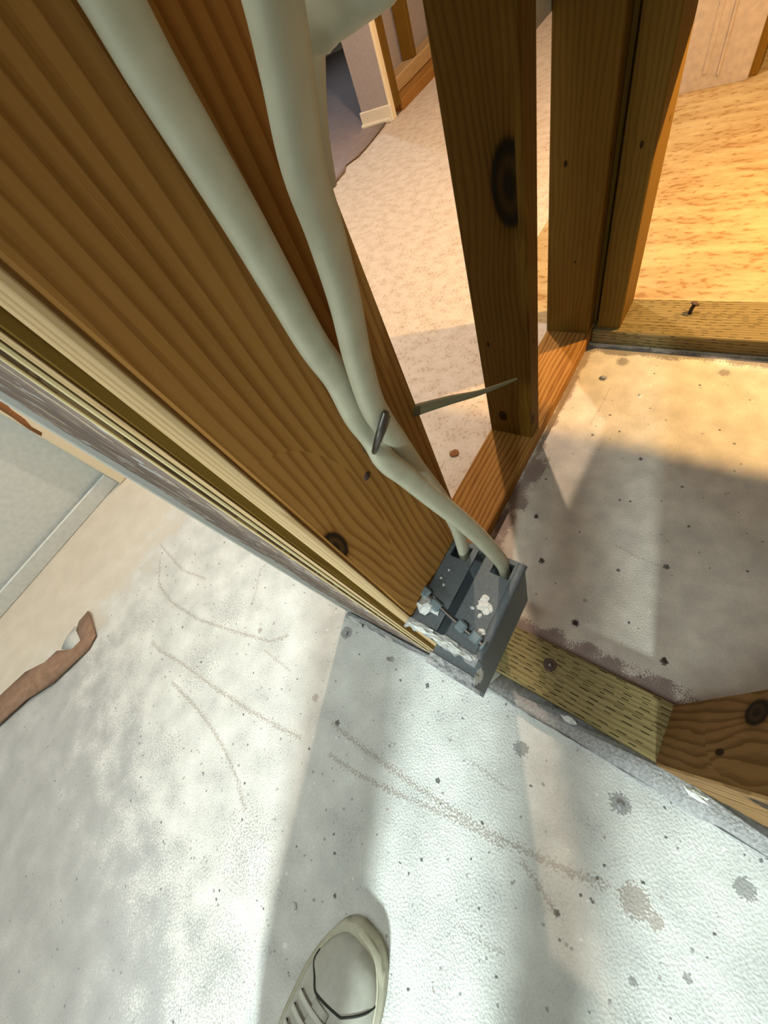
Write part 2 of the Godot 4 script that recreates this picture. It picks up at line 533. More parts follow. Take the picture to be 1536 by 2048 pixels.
	M.paint_bay = painted_floor(-0.25, -0.92, 0.7, 0.83, 840, 996, Color(0.84, 0.80, 0.74), [[Vector2(-0.131, -0.843), 0.0128, 1], [Vector2(-0.156, -0.781), 0.0083, 1], [Vector2(0.067, -0.841), 0.0097, 1], [Vector2(-0.065, -0.743), 0.0045, 2], [Vector2(-0.012, -0.192), 0.0060, 0], [Vector2(-0.155, -0.371), 0.0045, 0], [Vector2(-0.108, -0.280), 0.0053, 0], [Vector2(0.125, -0.194), 0.0053, 0], [Vector2(-0.016, -0.574), 0.0037, 0], [Vector2(0.020, -0.319), 0.0030, 0], [Vector2(0.063, -0.232), 0.0023, 0], [Vector2(0.097, -0.450), 0.0023, 0], [Vector2(-0.122, -0.610), 0.0030, 0], [Vector2(-0.171, -0.467), 0.0023, 0], [Vector2(-0.106, -0.675), 0.0023, 0], [Vector2(-0.012, -0.959), 0.0030, 0], [Vector2(0.123, -0.773), 0.0030, 3], [Vector2(0.093, -0.684), 0.0023, 0], [Vector2(0.034, -0.797), 0.0023, 0], [Vector2(-0.017, -0.054), 0.0030, 0], [Vector2(0.086, -0.357), 0.0045, 0], [Vector2(-0.022, -0.465), 0.0023, 0], [Vector2(-0.011, -0.239), 0.0037, 3]], [[0.5, [Vector2(-0.131, -0.756), Vector2(-0.132, -0.707), Vector2(-0.136, -0.636)]], [0.5, [Vector2(-0.000, -0.366), Vector2(0.044, -0.357), Vector2(0.085, -0.354)]]], [[Vector2(-0.1, -0.138), Vector2(0.16, -0.140), 0.030, 0.48, 4], [Vector2(-0.212, -0.14), Vector2(-0.208, -0.50), 0.026, 0.42, 4], [Vector2(-0.215, -0.50), Vector2(-0.22, -0.88), 0.012, 0.45, 3], [Vector2(-0.22, -0.878), Vector2(0.45, -0.878), 0.016, 0.5, 0]], 0.6, 1.3, 0.3, 9)
	M.subfloor = sheet(1000, 1000, 13, Color(0.81, 0.76, 0.70), Color(0.76, 0.70, 0.63), 14.0, 18.0, Color(0.66, 0.57, 0.48), 0.36, Vector2(3.2, 3.2))
	M.plywood = sheet(900, 900, 29, Color(0.68, 0.60, 0.44), Color(0.60, 0.50, 0.34), 3.5, 16.0, Color(0.52, 0.38, 0.21), 0.34, Vector2(2.4, 2.4))
	M.vinyl = mottled(Color(0.44, 0.41, 0.43), Color(0.58, 0.51, 0.49), 0.03, 0.45, 0.0, 4, 0.6)
	M.vinyl_back = plain(Color(0.72, 0.6, 0.5), 0.8)
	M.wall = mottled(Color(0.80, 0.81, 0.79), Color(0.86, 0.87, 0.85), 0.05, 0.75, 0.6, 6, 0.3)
	M.wall_grey = mottled(Color(0.60, 0.57, 0.58), Color(0.65, 0.61, 0.61), 0.05, 0.8, 0.4, 8, 0.3)
	M.pink_board = mottled(Color(0.58, 0.53, 0.51), Color(0.66, 0.60, 0.57), 0.04, 0.8, 0.5, 14, 0.3)
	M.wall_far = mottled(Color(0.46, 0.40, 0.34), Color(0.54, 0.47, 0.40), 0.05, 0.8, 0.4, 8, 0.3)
	M.trim = plain(Color(0.86, 0.83, 0.77), 0.5)
	M.bead = plain(Color(0.93, 0.92, 0.89), 0.5)
	M.cream = plain(Color(0.9, 0.84, 0.72), 0.55)
	M.peel = mottled(Color(0.50, 0.31, 0.16), Color(0.60, 0.40, 0.22), 0.06, 0.85, 0.5, 17, 0.1)
	M.plaster = mottled(Color(0.50, 0.50, 0.50), Color(0.72, 0.71, 0.70), 0.05, 0.9, 4.0, 19, 0.09)
	M.plaster_white = mottled(Color(0.70, 0.70, 0.68), Color(0.86, 0.85, 0.82), 0.06, 0.9, 3.0, 20, 0.06)
	M.box_grey = mottled(Color(0.29, 0.31, 0.32), Color(0.35, 0.37, 0.37), 0.05, 0.5, 0.3, 21, 0.05)
	M.lug = plain(Color(0.42, 0.47, 0.48), 0.45)
	M.cable = mottled(Color(0.70, 0.68, 0.58), Color(0.77, 0.75, 0.65), 0.03, 0.6, 0.0, 24, 0.08)
	M.steel = plain(Color(0.42, 0.40, 0.38), 0.45, 0.9)
	M.rust = mottled(Color(0.20, 0.13, 0.10), Color(0.34, 0.23, 0.17), 0.08, 0.7, 0.0, 26, 0.02)
	M.splinter = plain(Color(0.38, 0.34, 0.22), 0.8)
	M.kraft = mottled(Color(0.48, 0.37, 0.29), Color(0.62, 0.50, 0.41), 0.03, 0.85, 1.5, 27, 0.25)
	M.leather = mottled(Color(0.64, 0.63, 0.58), Color(0.71, 0.70, 0.65), 0.03, 0.5, 0.3, 30, 0.1)
	M.rubber = mottled(Color(0.67, 0.65, 0.56), Color(0.74, 0.72, 0.63), 0.04, 0.6, 0.0, 31, 0.1)
	M.seam = plain(Color(0.16, 0.16, 0.13), 0.8)
	M.lace = plain(Color(0.78, 0.77, 0.72), 0.85)
	M.black = plain(Color(0.05, 0.05, 0.055), 0.5)
	M.bulb = plain(Color(1, 0.95, 0.85), 0.3)
	M.bulb.emission_enabled = true
	M.bulb.emission = Color(1.0, 0.80, 0.55)
	M.bulb.emission_energy_multiplier = 3.0
	M.lens = plain(Color(0.95, 1, 1), 0.3)
	M.lens.emission_enabled = true
	M.lens.emission = Color(0.88, 1.0, 0.98)
	M.lens.emission_energy_multiplier = 3.0

# ---------------------------------------------------------------- lamps
const LAMP_LEFT := Vector3(-1.02, 2.25, -1.60)
const LAMP_RIGHT := Vector3(0.30, 0.80, -1.25)
const LAMP_WORK := Vector3(0.52, 1.06, 1.60)

func omni(at: Vector3, color: Color, energy: float, size: float, parent: Node) -> void:
	var l := OmniLight3D.new()
	l.name = "lamp_light"
	l.light_color = color
	l.light_energy = energy
	l.light_size = size
	l.omni_range = 12.0
	l.omni_attenuation = 2.0
	l.shadow_enabled = true
	parent.add_child(l, true)
	l.position = at - parent.position

func bulb_profile(r: float) -> Array:
	var p := []
	for i in 9:
		var a := -PI * 0.5 + PI * 0.78 * i / 8.0
		p.append(Vector2(cos(a) * r, sin(a) * r))
	p.append(Vector2(r * 0.45, r * 1.25))
	p.append(Vector2(r * 0.42, r * 1.6))
	p.append(Vector2(0.0, r * 1.6))
	return p

func build_lamps() -> void:
	var t := thing("ceiling_bulb", "bare warm bulb in a white ceiling holder in the room beyond the doorway", "lamp", LAMP_LEFT)
	put("bulb", lathe_mesh(bulb_profile(0.032)), M.bulb, t, LAMP_LEFT)
	put("lamp_holder", lathe_mesh([Vector2(0, 0.0), Vector2(0.022, 0.0), Vector2(0.024, 0.05), Vector2(0.055, 0.1), Vector2(0.058, 0.148), Vector2(0, 0.148)]), M.trim, t, LAMP_LEFT + Vector3(0, 0.052, 0))
	omni(LAMP_LEFT, Color(1.0, 0.90, 0.80), E_LEFT, 0.03, t)
	t = thing("pendant_bulb", "bare yellow bulb hanging on a cord behind the plywood room wall", "lamp", LAMP_RIGHT)
	put("bulb", lathe_mesh(bulb_profile(0.035)), M.bulb, t, LAMP_RIGHT)
	put("lamp_holder", lathe_mesh([Vector2(0, 0.0), Vector2(0.02, 0.0), Vector2(0.022, 0.05), Vector2(0.008, 0.065), Vector2(0, 0.065)]), M.black, t, LAMP_RIGHT + Vector3(0, 0.057, 0))
	put("cord", sweep_mesh([LAMP_RIGHT + Vector3(0, 0.12, 0), LAMP_RIGHT + Vector3(0.002, 0.8, 0), Vector3(LAMP_RIGHT.x, 2.45, LAMP_RIGHT.z)], 0.004, 0.004, Vector3.FORWARD, 8), M.black, t)
	omni(LAMP_RIGHT, Color(1.0, 0.80, 0.50), E_RIGHT, 0.012, t)
	var fl := Vector3(-3.30, 2.25, -3.40)
	t = thing("far_ceiling_bulb", "cool bare bulb over the vinyl floor behind the partition", "lamp", fl)
	put("bulb", lathe_mesh(bulb_profile(0.032)), M.lens, t, fl)
	put("lamp_holder", lathe_mesh([Vector2(0, 0.0), Vector2(0.022, 0.0), Vector2(0.024, 0.05), Vector2(0.055, 0.1), Vector2(0.058, 0.148), Vector2(0, 0.148)]), M.trim, t, fl + Vector3(0, 0.052, 0))
	omni(fl, Color(0.80, 0.92, 1.0), 1.6, 0.03, t)
	# cool work light on a tripod behind the photographer
	var aim := Vector3(0.05, 0.0, -0.25)
	t = thing("work_light", "cool white work light on a black tripod behind the photographer", "lamp", Vector3(LAMP_WORK.x, 0, LAMP_WORK.z))
	var dir := (aim - LAMP_WORK).normalized()
	var b := Basis.looking_at(dir)
	var hs := put("housing", block_mesh(Vector3(0.24, 0.24, 0.05), 0.008, 0), M.black, t, LAMP_WORK - dir * 0.035)
	hs.basis = b
	var ls := put("lens", block_mesh(Vector3(0.2, 0.2, 0.008), 0.002, 0), M.lens, t, LAMP_WORK - dir * 0.008)
	ls.basis = b
	put("pole", lathe_mesh([Vector2(0, 0.3), Vector2(0.012, 0.3), Vector2(0.012, 0.92), Vector2(0, 0.92)], 12), M.black, t, Vector3(LAMP_WORK.x, 0, LAMP_WORK.z + 0.03))
	for k in 3:
		var a := TAU * k / 3.0 + 0.4
		var c := Vector3(LAMP_WORK.x, 0, LAMP_WORK.z + 0.03)
		put("leg", sweep_mesh([c + Vector3(0, 0.42, 0), c + Vector3(cos(a) * 0.32, 0.01, sin(a) * 0.32)], 0.009, 0.009, Vector3(0.3, 0.2, 0.9), 8), M.black, t)
	var sl := SpotLight3D.new()
	sl.name = "lamp_light"
	sl.light_color = Color(0.93, 1.0, 1.0)
	sl.light_energy = E_WORK
	sl.light_size = 0.085
	sl.spot_range = 12.0
	sl.spot_attenuation = 2.0
	sl.spot_angle = 40.0
	sl.spot_angle_attenuation = 1.0
	sl.shadow_enabled = true
	t.add_child(sl, true)
	sl.position = LAMP_WORK + dir * 0.095 - t.position
	sl.basis = b
	# added fill panel, no such source known: lifts the shadows of the near room
	var pa := Vector3(-0.25, 2.40, 0.62)
	t = thing("added_fill_panel", "unseen white panel added overhead to fill the near room shadows", "fill light", pa)
	block("frame", pa + Vector3(-0.62, 0.0, -0.32), pa + Vector3(0.62, 0.048, 0.32), M.trim, t, 0, 0.004)
	block("diffuser", pa + Vector3(-0.58, -0.006, -0.28), pa + Vector3(0.58, -0.0005, 0.28), M.lens, t, 0, 0.002)
	var l := AreaLight3D.new()
	l.name = "lamp_light"
	l.area_size = Vector2(1.14, 0.54)
	l.light_color = Color(0.96, 1.0, 1.0)
	l.light_energy = E_ADDED_FILL
	l.area_range = 12.0
	l.shadow_enabled = true
	t.add_child(l, true)
	l.position = Vector3(0, -0.012, 0)
	l.rotation.x = -PI / 2

const E_LEFT := 3.7
const E_RIGHT := 1.7
const E_WORK := 5.5
const E_ADDED_FILL := 2.8  # strength of the added fill panel

# ---------------------------------------------------------------- setting
func build_shell() -> void:
	var f := struct("floor")
	floor_slab("painted_floor", Vector2(-1.7, -0.045), Vector2(2.3, 3.1), Rect2(-1.75, -0.06, 2.2, 1.1), M.paint_near, f)
	floor_slab("painted_floor", Vector2(-0.31, -0.96), Vector2(2.3, -0.045), Rect2(-0.25, -0.92, 0.7, 0.83), M.paint_bay, f)
	floor_slab("subfloor_sheet", Vector2(-4.4, -5.1), Vector2(-0.55, -0.045), Rect2(-2.4, -3.4, 3.2, 3.2), M.subfloor, f)
	floor_slab("subfloor_sheet", Vector2(-0.55, -0.96), Vector2(-0.31, -0.045), Rect2(-2.4, -3.4, 3.2, 3.2), M.subfloor, f)
	floor_slab("plywood_sheet", Vector2(-0.55, -5.1), Vector2(2.3, -0.96), Rect2(-0.7, -3.1, 2.4, 2.4), M.plywood, f)
	var shell := {
		"ceiling": [Vector3(-1.7, 2.45, -0.1), Vector3(2.3, 2.55, 3.1)],
		"ceiling_far": [Vector3(-4.4, 2.45, -5.1), Vector3(2.3, 2.55, -0.1)],
		"wall_near": [Vector3(-1.7, 0, 3.0), Vector3(2.3, 2.45, 3.1)],
		"wall_right": [Vector3(2.2, 0, -5.1), Vector3(2.3, 2.45, 3.0)],
		"wall_far": [Vector3(-4.4, 0, -5.1), Vector3(2.2, 2.45, -5.0)],
		"wall_outer": [Vector3(-4.4, 0, -5.0), Vector3(-4.3, 2.45, 0.0)],
		"wall_left": [Vector3(-1.72, 0, 0.0), Vector3(-1.62, 2.45, 3.0)],
		"wall_behind": [Vector3(-4.3, 0, -0.13), Vector3(-1.62, 2.45, 0.0)],
		"wall_over_door": [Vector3(-1.62, 2.05, -0.13), Vector3(-0.44, 2.45, 0.0)],
		"wall_end": [Vector3(1.3, 0, -0.131), Vector3(2.2, 2.45, -0.045)],
	}
	for k in shell:
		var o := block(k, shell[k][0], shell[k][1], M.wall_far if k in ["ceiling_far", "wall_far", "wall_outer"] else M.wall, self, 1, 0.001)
		o.set_meta("kind", "structure")
	# base trim of the left wall
	var b := block("baseboard_left", Vector3(-1.609, 0.0, 0.047), Vector3(-1.600, 0.058, 3.0), M.wall, self, 2, 0.003)
	b.set_meta("kind", "structure")

func build_framing() -> void:
	var H := 2.41
	# main wall: bottom plate, then the studs on it
	var t := thing("bottom_plate", "weathered incised bottom plate under the outlet box stud", "plate", Vector3(0.4, 0, -0.088))
	block("board", Vector3(-0.438, 0.0, -0.131), Vector3(1.3, 0.038, -0.045), M.treated, t, 0, 0.0025)
	var s := thing("plate_screw", "round screw head sunk in the incised plate beside the outlet box", "screw", Vector3(-0.022, 0.038, -0.097))
	put("head", lathe_mesh([Vector2(0.0105, 0.0), Vector2(0.0105, 0.0012), Vector2(0.008, 0.0018), Vector2(0.005, 0.001), Vector2(0.0, 0.001)], 20), M.rust, s, Vector3(-0.022, 0.038, -0.097))
	put("shank_tip", lathe_mesh([Vector2(0.0045, 0.0), Vector2(0.0042, 0.004), Vector2(0.002, 0.0052), Vector2(0, 0.0053)], 14), M.steel, s, Vector3(-0.022, 0.039, -0.097))
	t = thing("cable_stud", "orange-brown stud with white cables stapled down its wide face", "stud", Vector3(-0.12, 0.038, -0.06))
	block("board", Vector3(-0.134, 0.038, -0.104), Vector3(-0.103, H, -0.0195), M.fir, t, 1, 0.0015)
	block("painted_lit_edge", Vector3(-0.134, 0.038, -0.0200), Vector3(-0.1034, H, -0.0172), M.pale_wood, t, 1, 0.0012)  # paler wood colour put on this near face in place of lamp light
	put("nail_disc", lathe_mesh([Vector2(0.0022, 0.0), Vector2(0.002, 0.0004), Vector2(0, 0.0004)], 10), M.rust, t, Vector3(-0.103, 0.638, -0.056)).rotation.z = -PI / 2  # dark disc painted for the shade inside an open nail hole
	t = thing("furring_strip", "thin pale-edged strip of wood between the cable stud and the torn drywall", "wood strip", Vector3(-0.203, 0.038, -0.06))
	block("board", Vector3(-0.2105, 0.038, -0.104), Vector3(-0.1950, H, -0.0190), M.pine, t, 1, 0.0012)
	block("painted_lit_edge", Vector3(-0.2103, 0.038, -0.0192), Vector3(-0.1952, H, -0.0172), M.pale_wood, t, 1, 0.0008)  # lighter colour paints the lit look of the near face of the strip
	t = thing("light_stop_board", "unseen board added to stop lamp light in the gap beside the cable stud", "board", Vector3(-0.19, 0.038, -0.111))  # unseen, added so the far lamp does not leak through this gap
	block("board", Vector3(-0.2505, 0.038, -0.1175), Vector3(-0.128, H, -0.1045), M.pine, t, 1, 0.001)
	t = thing("end_stud", "knotty brown stud cut off at the frame edge, standing on the incised plate", "stud", Vector3(0.165, 0.038, -0.086))
	block("board", Vector3(0.1455, 0.038, -0.130), Vector3(0.184, H, -0.041), M.pine_block, t, 1, 0.002)
	for k in 2:
		var x := 0.1855 + 0.0390 * k
		t = thing("packed_stud", ["stud nailed against the hidden side of the knotty end stud", "outermost of the three studs nailed together at the knotty end stud"][k], "stud", Vector3(x + 0.019, 0.038, -0.086))
		block("board", Vector3(x, 0.038, -0.130), Vector3(x + 0.038, H, -0.0415 - 0.001 * k), M.pine_block, t, 1, 0.002)
	t = thing("light_stop_stud", "unseen filler stud added behind the torn drywall strip to stop a light leak", "stud", Vector3(-0.208, 0.038, -0.068))  # unseen filler, put in to close a light leak beside the drywall
	block("board", Vector3(-0.2500, 0.038, -0.104), Vector3(-0.2115, H, -0.031), M.pine, t, 1, 0.002)
	t = thing("bay_drywall_sheet", "drywall sheet on the back of the packed studs", "drywall", Vector3(0.7, 0.038, -0.138))
	block("sheet", Vector3(0.226, 0.039, -0.1445), Vector3(1.3, H, -0.1312), M.wall, t, 1, 0.001)
	for x in [0.552, 0.958]:
		t = thing("wall_stud", "%s stud of the open wall beyond the knotty stud" % ["first" if x < 0.8 else "second"], "stud", Vector3(x, 0.038, -0.088), "studs of the open wall")
		block("board", Vector3(x, 0.038, -0.130), Vector3(x + 0.038, H, -0.041), M.pine, t, 1, 0.002)
	t = thing("top_plate", "top plate over the main stud wall", "plate", Vector3(0.4, H, -0.08))
	block("board", Vector3(-0.438, H, -0.131), Vector3(1.3, 2.45, -0.015), M.pine, t, 0, 0.002)
	# side wall running away from the main wall
	t = thing("side_plate", "orange bottom plate running back beneath the knotty side studs", "plate", Vector3(-0.277, 0, -0.53))
	block("board", Vector3(-0.331, 0.0, -0.925), Vector3(-0.2235, 0.038, -0.132), M.treated_far, t, 2, 0.0025)
	t = thing("knot_stud", "olive-brown stud with one large dark knot on its face", "stud", Vector3(-0.279, 0.038, -0.556))
	block("board", Vector3(-0.329, 0.038, -0.577), Vector3(-0.230, H, -0.537), M.pine_knotty, t, 1, 0.0022)
	t = thing("corner_stud", "plain olive stud in the corner behind the knotted stud", "stud", Vector3(-0.277, 0.038, -0.903))
	block("board", Vector3(-0.331, 0.038, -0.922), Vector3(-0.2275, H, -0.884), M.pine, t, 1, 0.0022)
	t = thing("side_top_plate", "top plate over the side studs", "plate", Vector3(-0.277, H, -0.53))
	block("board", Vector3(-0.331, H, -0.925), Vector3(-0.2235, 2.45, -0.132), M.pine, t, 2, 0.002)
	# third wall, parallel to the main one
	t = thing("rear_plate", "orange bottom plate with a bent rusty screw beside the plywood floor", "plate", Vector3(0.3, 0, -0.955))
	block("board", Vector3(-0.222, 0.0, -1.020), Vector3(2.2, 0.038, -0.896), M.treated, t, 0, 0.0025)
	t = thing("rear_stud", "dark stud lit orange along one side, next to the plywood floor", "stud", Vector3(-0.19, 0.038, -0.955))
	block("board", Vector3(-0.2150, 0.038, -1.012), Vector3(-0.1630, H, -0.908), M.pine, t, 1, 0.002)
	t = thing("corner_post", "post filling the dark gap between the corner stud and the lit rear stud", "stud", Vector3(-0.27, 0.0, -0.975))
	block("board", Vector3(-0.329, 0.001, -1.030), Vector3(-0.2225, H, -0.9265), M.pine, t, 1, 0.002)
	for x in [0.55, 0.95]:
		t = thing("rear_wall_stud", "%s stud of the rear wall past the lit one" % ["first" if x < 0.8 else "second"], "stud", Vector3(x, 0.038, -0.955), "studs of the rear wall")
		block("board", Vector3(x, 0.038, -1.005), Vector3(x + 0.038, H, -0.908), M.pine, t, 1, 0.002)
	t = thing("rear_top_plate", "top plate over the rear studs", "plate", Vector3(0.3, H, -0.955))
	block("board", Vector3(-0.222, H, -1.020), Vector3(2.2, 2.45, -0.896), M.pine, t, 0, 0.002)
	t = thing("upper_drywall_sheet", "drywall sheet hung on the upper part of the rear studs", "drywall", Vector3(0.9, 0.53, -1.027))
	block("sheet", Vector3(-0.222, 0.53, -1.033), Vector3(2.2, 2.45, -1.0205), M.wall, t, 1, 0.001)
	t = thing("side_drywall_sheet", "drywall sheet hung high on the back of the knotted stud and corner stud", "drywall", Vector3(-0.338, 0.585, -0.74))
	block("sheet", Vector3(-0.3445, 0.585, -0.925), Vector3(-0.3320, 2.41, -0.580), M.wall, t, 1, 0.001)
	# bent screw in the rear plate
	s = thing("bent_screw", "dark rusty screw sticking up from the rear plate", "screw", Vector3(-0.037, 0.038, -0.974))
	put("shank", sweep_mesh([Vector3(-0.037, 0.036, -0.974), Vector3(-0.036, 0.048, -0.976), Vector3(-0.033, 0.058, -0.979)], 0.004, 0.004, Vector3(0, 0.3, 1), 10), M.rust, s)
	put("head", lathe_mesh([Vector2(0, 0.0), Vector2(0.009, 0.0), Vector2(0.009, 0.002), Vector2(0.005, 0.004), Vector2(0, 0.004)], 14), M.rust, s, Vector3(-0.033, 0.057, -0.979)).rotation = Vector3(-0.3, 0, -0.35)

# torn drywall return at the doorway: brown paper where the face is gone, skim coat at the corner
func build_drywall() -> void:
	var w := 260
	var h := 1024
	var n := FastNoiseLite.new()
	n.seed = 77
	n.frequency = 1.0
	n.fractal_octaves = 4
	var out := PackedByteArray()
	out.resize(w * h * 3)
	var i3 := 0
	for y in h:
		for x in w:
			var u := float(x) / w              # 0 at the stud, 1 at the corner
			var v := 1.0 * y / h               # metres up
			var e := u + 0.16 * n.get_noise_2d(u * 3.0, v * 15.0) + 0.05 * n.get_noise_2d(u * 9.0, v * 50.0)
			var br := Color(0.42, 0.35, 0.31).lerp(Color(0.54, 0.46, 0.41), clampf(0.5 + n.get_noise_2d(u * 14.0 + 5.0, v * 25.0), 0, 1))
			var c := br
			if e > 0.68:
				c = Color(0.68, 0.68, 0.67)
			elif n.get_noise_2d(u * 6.0 + 40.0, v * 28.0) > 0.40:
				c = Color(0.70, 0.69, 0.67)
			elif n.get_noise_2d(u * 9.0 + 80.0, v * 20.0) > 0.34:
				c = Color(0.68, 0.60, 0.52)
			out[i3] = int(c.r * 255)
			out[i3 + 1] = int(c.g * 255)
			out[i3 + 2] = int(c.b * 255)
			i3 += 3
	var m := plain(Color.WHITE, 0.85)
	m.albedo_texture = ImageTexture.create_from_image(Image.create_from_data(w, h, false, Image.FORMAT_RGB8, out))
	var t := thing("torn_drywall", "strip of drywall with torn brown paper and a sharp white corner by the doorway", "drywall", Vector3(-0.33, 0, -0.02))
	# sheet whose near face leans out to the built-up corner
	var st := SurfaceTool.new()
	st.begin(Mesh.PRIMITIVE_TRIANGLES)
	var xa := -0.214
	var xb := -0.437
	var za := -0.0112
	var zb := 0.0015
	var zk := -0.030
	var c := [Vector2(xa, za), Vector2(xb, zb), Vector2(xb, zk), Vector2(xa, zk)]
	for i in 4:
		var j := (i + 1) % 4
		var nn := Vector3(-(c[j].y - c[i].y), 0, c[j].x - c[i].x)
		var mid: Vector2 = (c[i] + c[j]) * 0.5 - Vector2(-0.33, -0.02)
		if nn.dot(Vector3(mid.x, 0, mid.y)) < 0:
			nn = -nn
		var k0 := 0.0 if i != 1 else 0.9
		var k1 := 1.0 if i != 2 else 0.9
		if i == 3:
			k1 = 0.1
		quad(st, [Vector3(c[i].x, 0.001, c[i].y), Vector3(c[j].x, 0.001, c[j].y), Vector3(c[j].x, 2.41, c[j].y), Vector3(c[i].x, 2.41, c[i].y)], [Vector2(k0, 0), Vector2(k1, 0), Vector2(k1, 2.41), Vector2(k0, 2.41)], nn.normalized())
	st.generate_tangents()
	put("sheet", st.commit(), m, t)
	# metal and paper corner bead, painted white
	block("corner_bead", Vector3(-0.4390, 0.001, -0.0008), Vector3(-0.4345, 2.41, 0.0044), M.bead, t, 1, 0.0015)
	# two splintered layers of paper and gypsum at the cut edge
	block("paper_edge", Vector3(-0.2155, 0.05, -0.0126), Vector3(-0.212, 2.41, -0.0112), M.splinter_pale, t, 1, 0.0004)
	block("paper_edge", Vector3(-0.2150, 0.05, -0.0170), Vector3(-0.2112, 2.41, -0.0145), M.splinter_pale, t, 1, 0.0006)
	# side of the doorway
	var jamb := thing("door_jamb", "drywall face of the doorway side behind the torn strip", "jamb", Vector3(-0.43, 0, -0.08))
	block("panel", Vector3(-0.437, 0.039, -0.131), Vector3(-0.425, 2.41, -0.031), M.wall, jamb, 1, 0.001)
	# ridge of old compound along the foot of the wall
	var poly := PackedVector2Array()
	var back := PackedVector2Array()
	var nz := FastNoiseLite.new()
	nz.seed = 5
	nz.frequency = 18.0
	for i in 66:
		var x := -0.425 + 0.0135 * i
		var bz := -0.0445 if x > -0.100 else (-0.0135 if x > -0.207 else lerpf(za, zb, (x - xa) / (xb - xa)) + 0.002)
		poly.append(Vector2(x, maxf(-0.010, bz + 0.011) + 0.005 * nz.get_noise_1d(x) + 0.002 * nz.get_noise_1d(x * 5.0)))
		back.append(Vector2(x, bz))
	back.reverse()
	poly.append_array(back)
	t = thing("compound_ridge", "rough grey ridge of old joint compound along the foot of the plate", "compound", Vector3(0, 0, -0.03))
	put("ridge", slab_mesh(poly, -0.001, 0.010, 0.010, 3), M.plaster, t)
	for k in [[Vector3(0.032, 0.017, -0.036), Vector3(0.012, 0.006, 0.006), 1], [Vector3(-0.40, 0.010, 0.011), Vector3(0.022, 0.010, 0.008), 2], [Vector3(-0.31, 0.010, 0.004), Vector3(0.015, 0.008, 0.006), 4], [Vector3(0.20, 0.014, -0.035), Vector3(0.018, 0.006, 0.006), 6]]:
		put("plaster_lump", lump_mesh(k[1], 0.5, k[2]), M.plaster_white, t, k[0])

# ---------------------------------------------------------------- outlet box and cables
func csg_box(lo: Vector3, hi: Vector3, sub := false) -> CSGBox3D:
	var b := CSGBox3D.new()
	b.size = hi - lo
	b.position = (lo + hi) * 0.5
	if sub:
		b.operation = CSGShape3D.OPERATION_SUBTRACTION
	return b

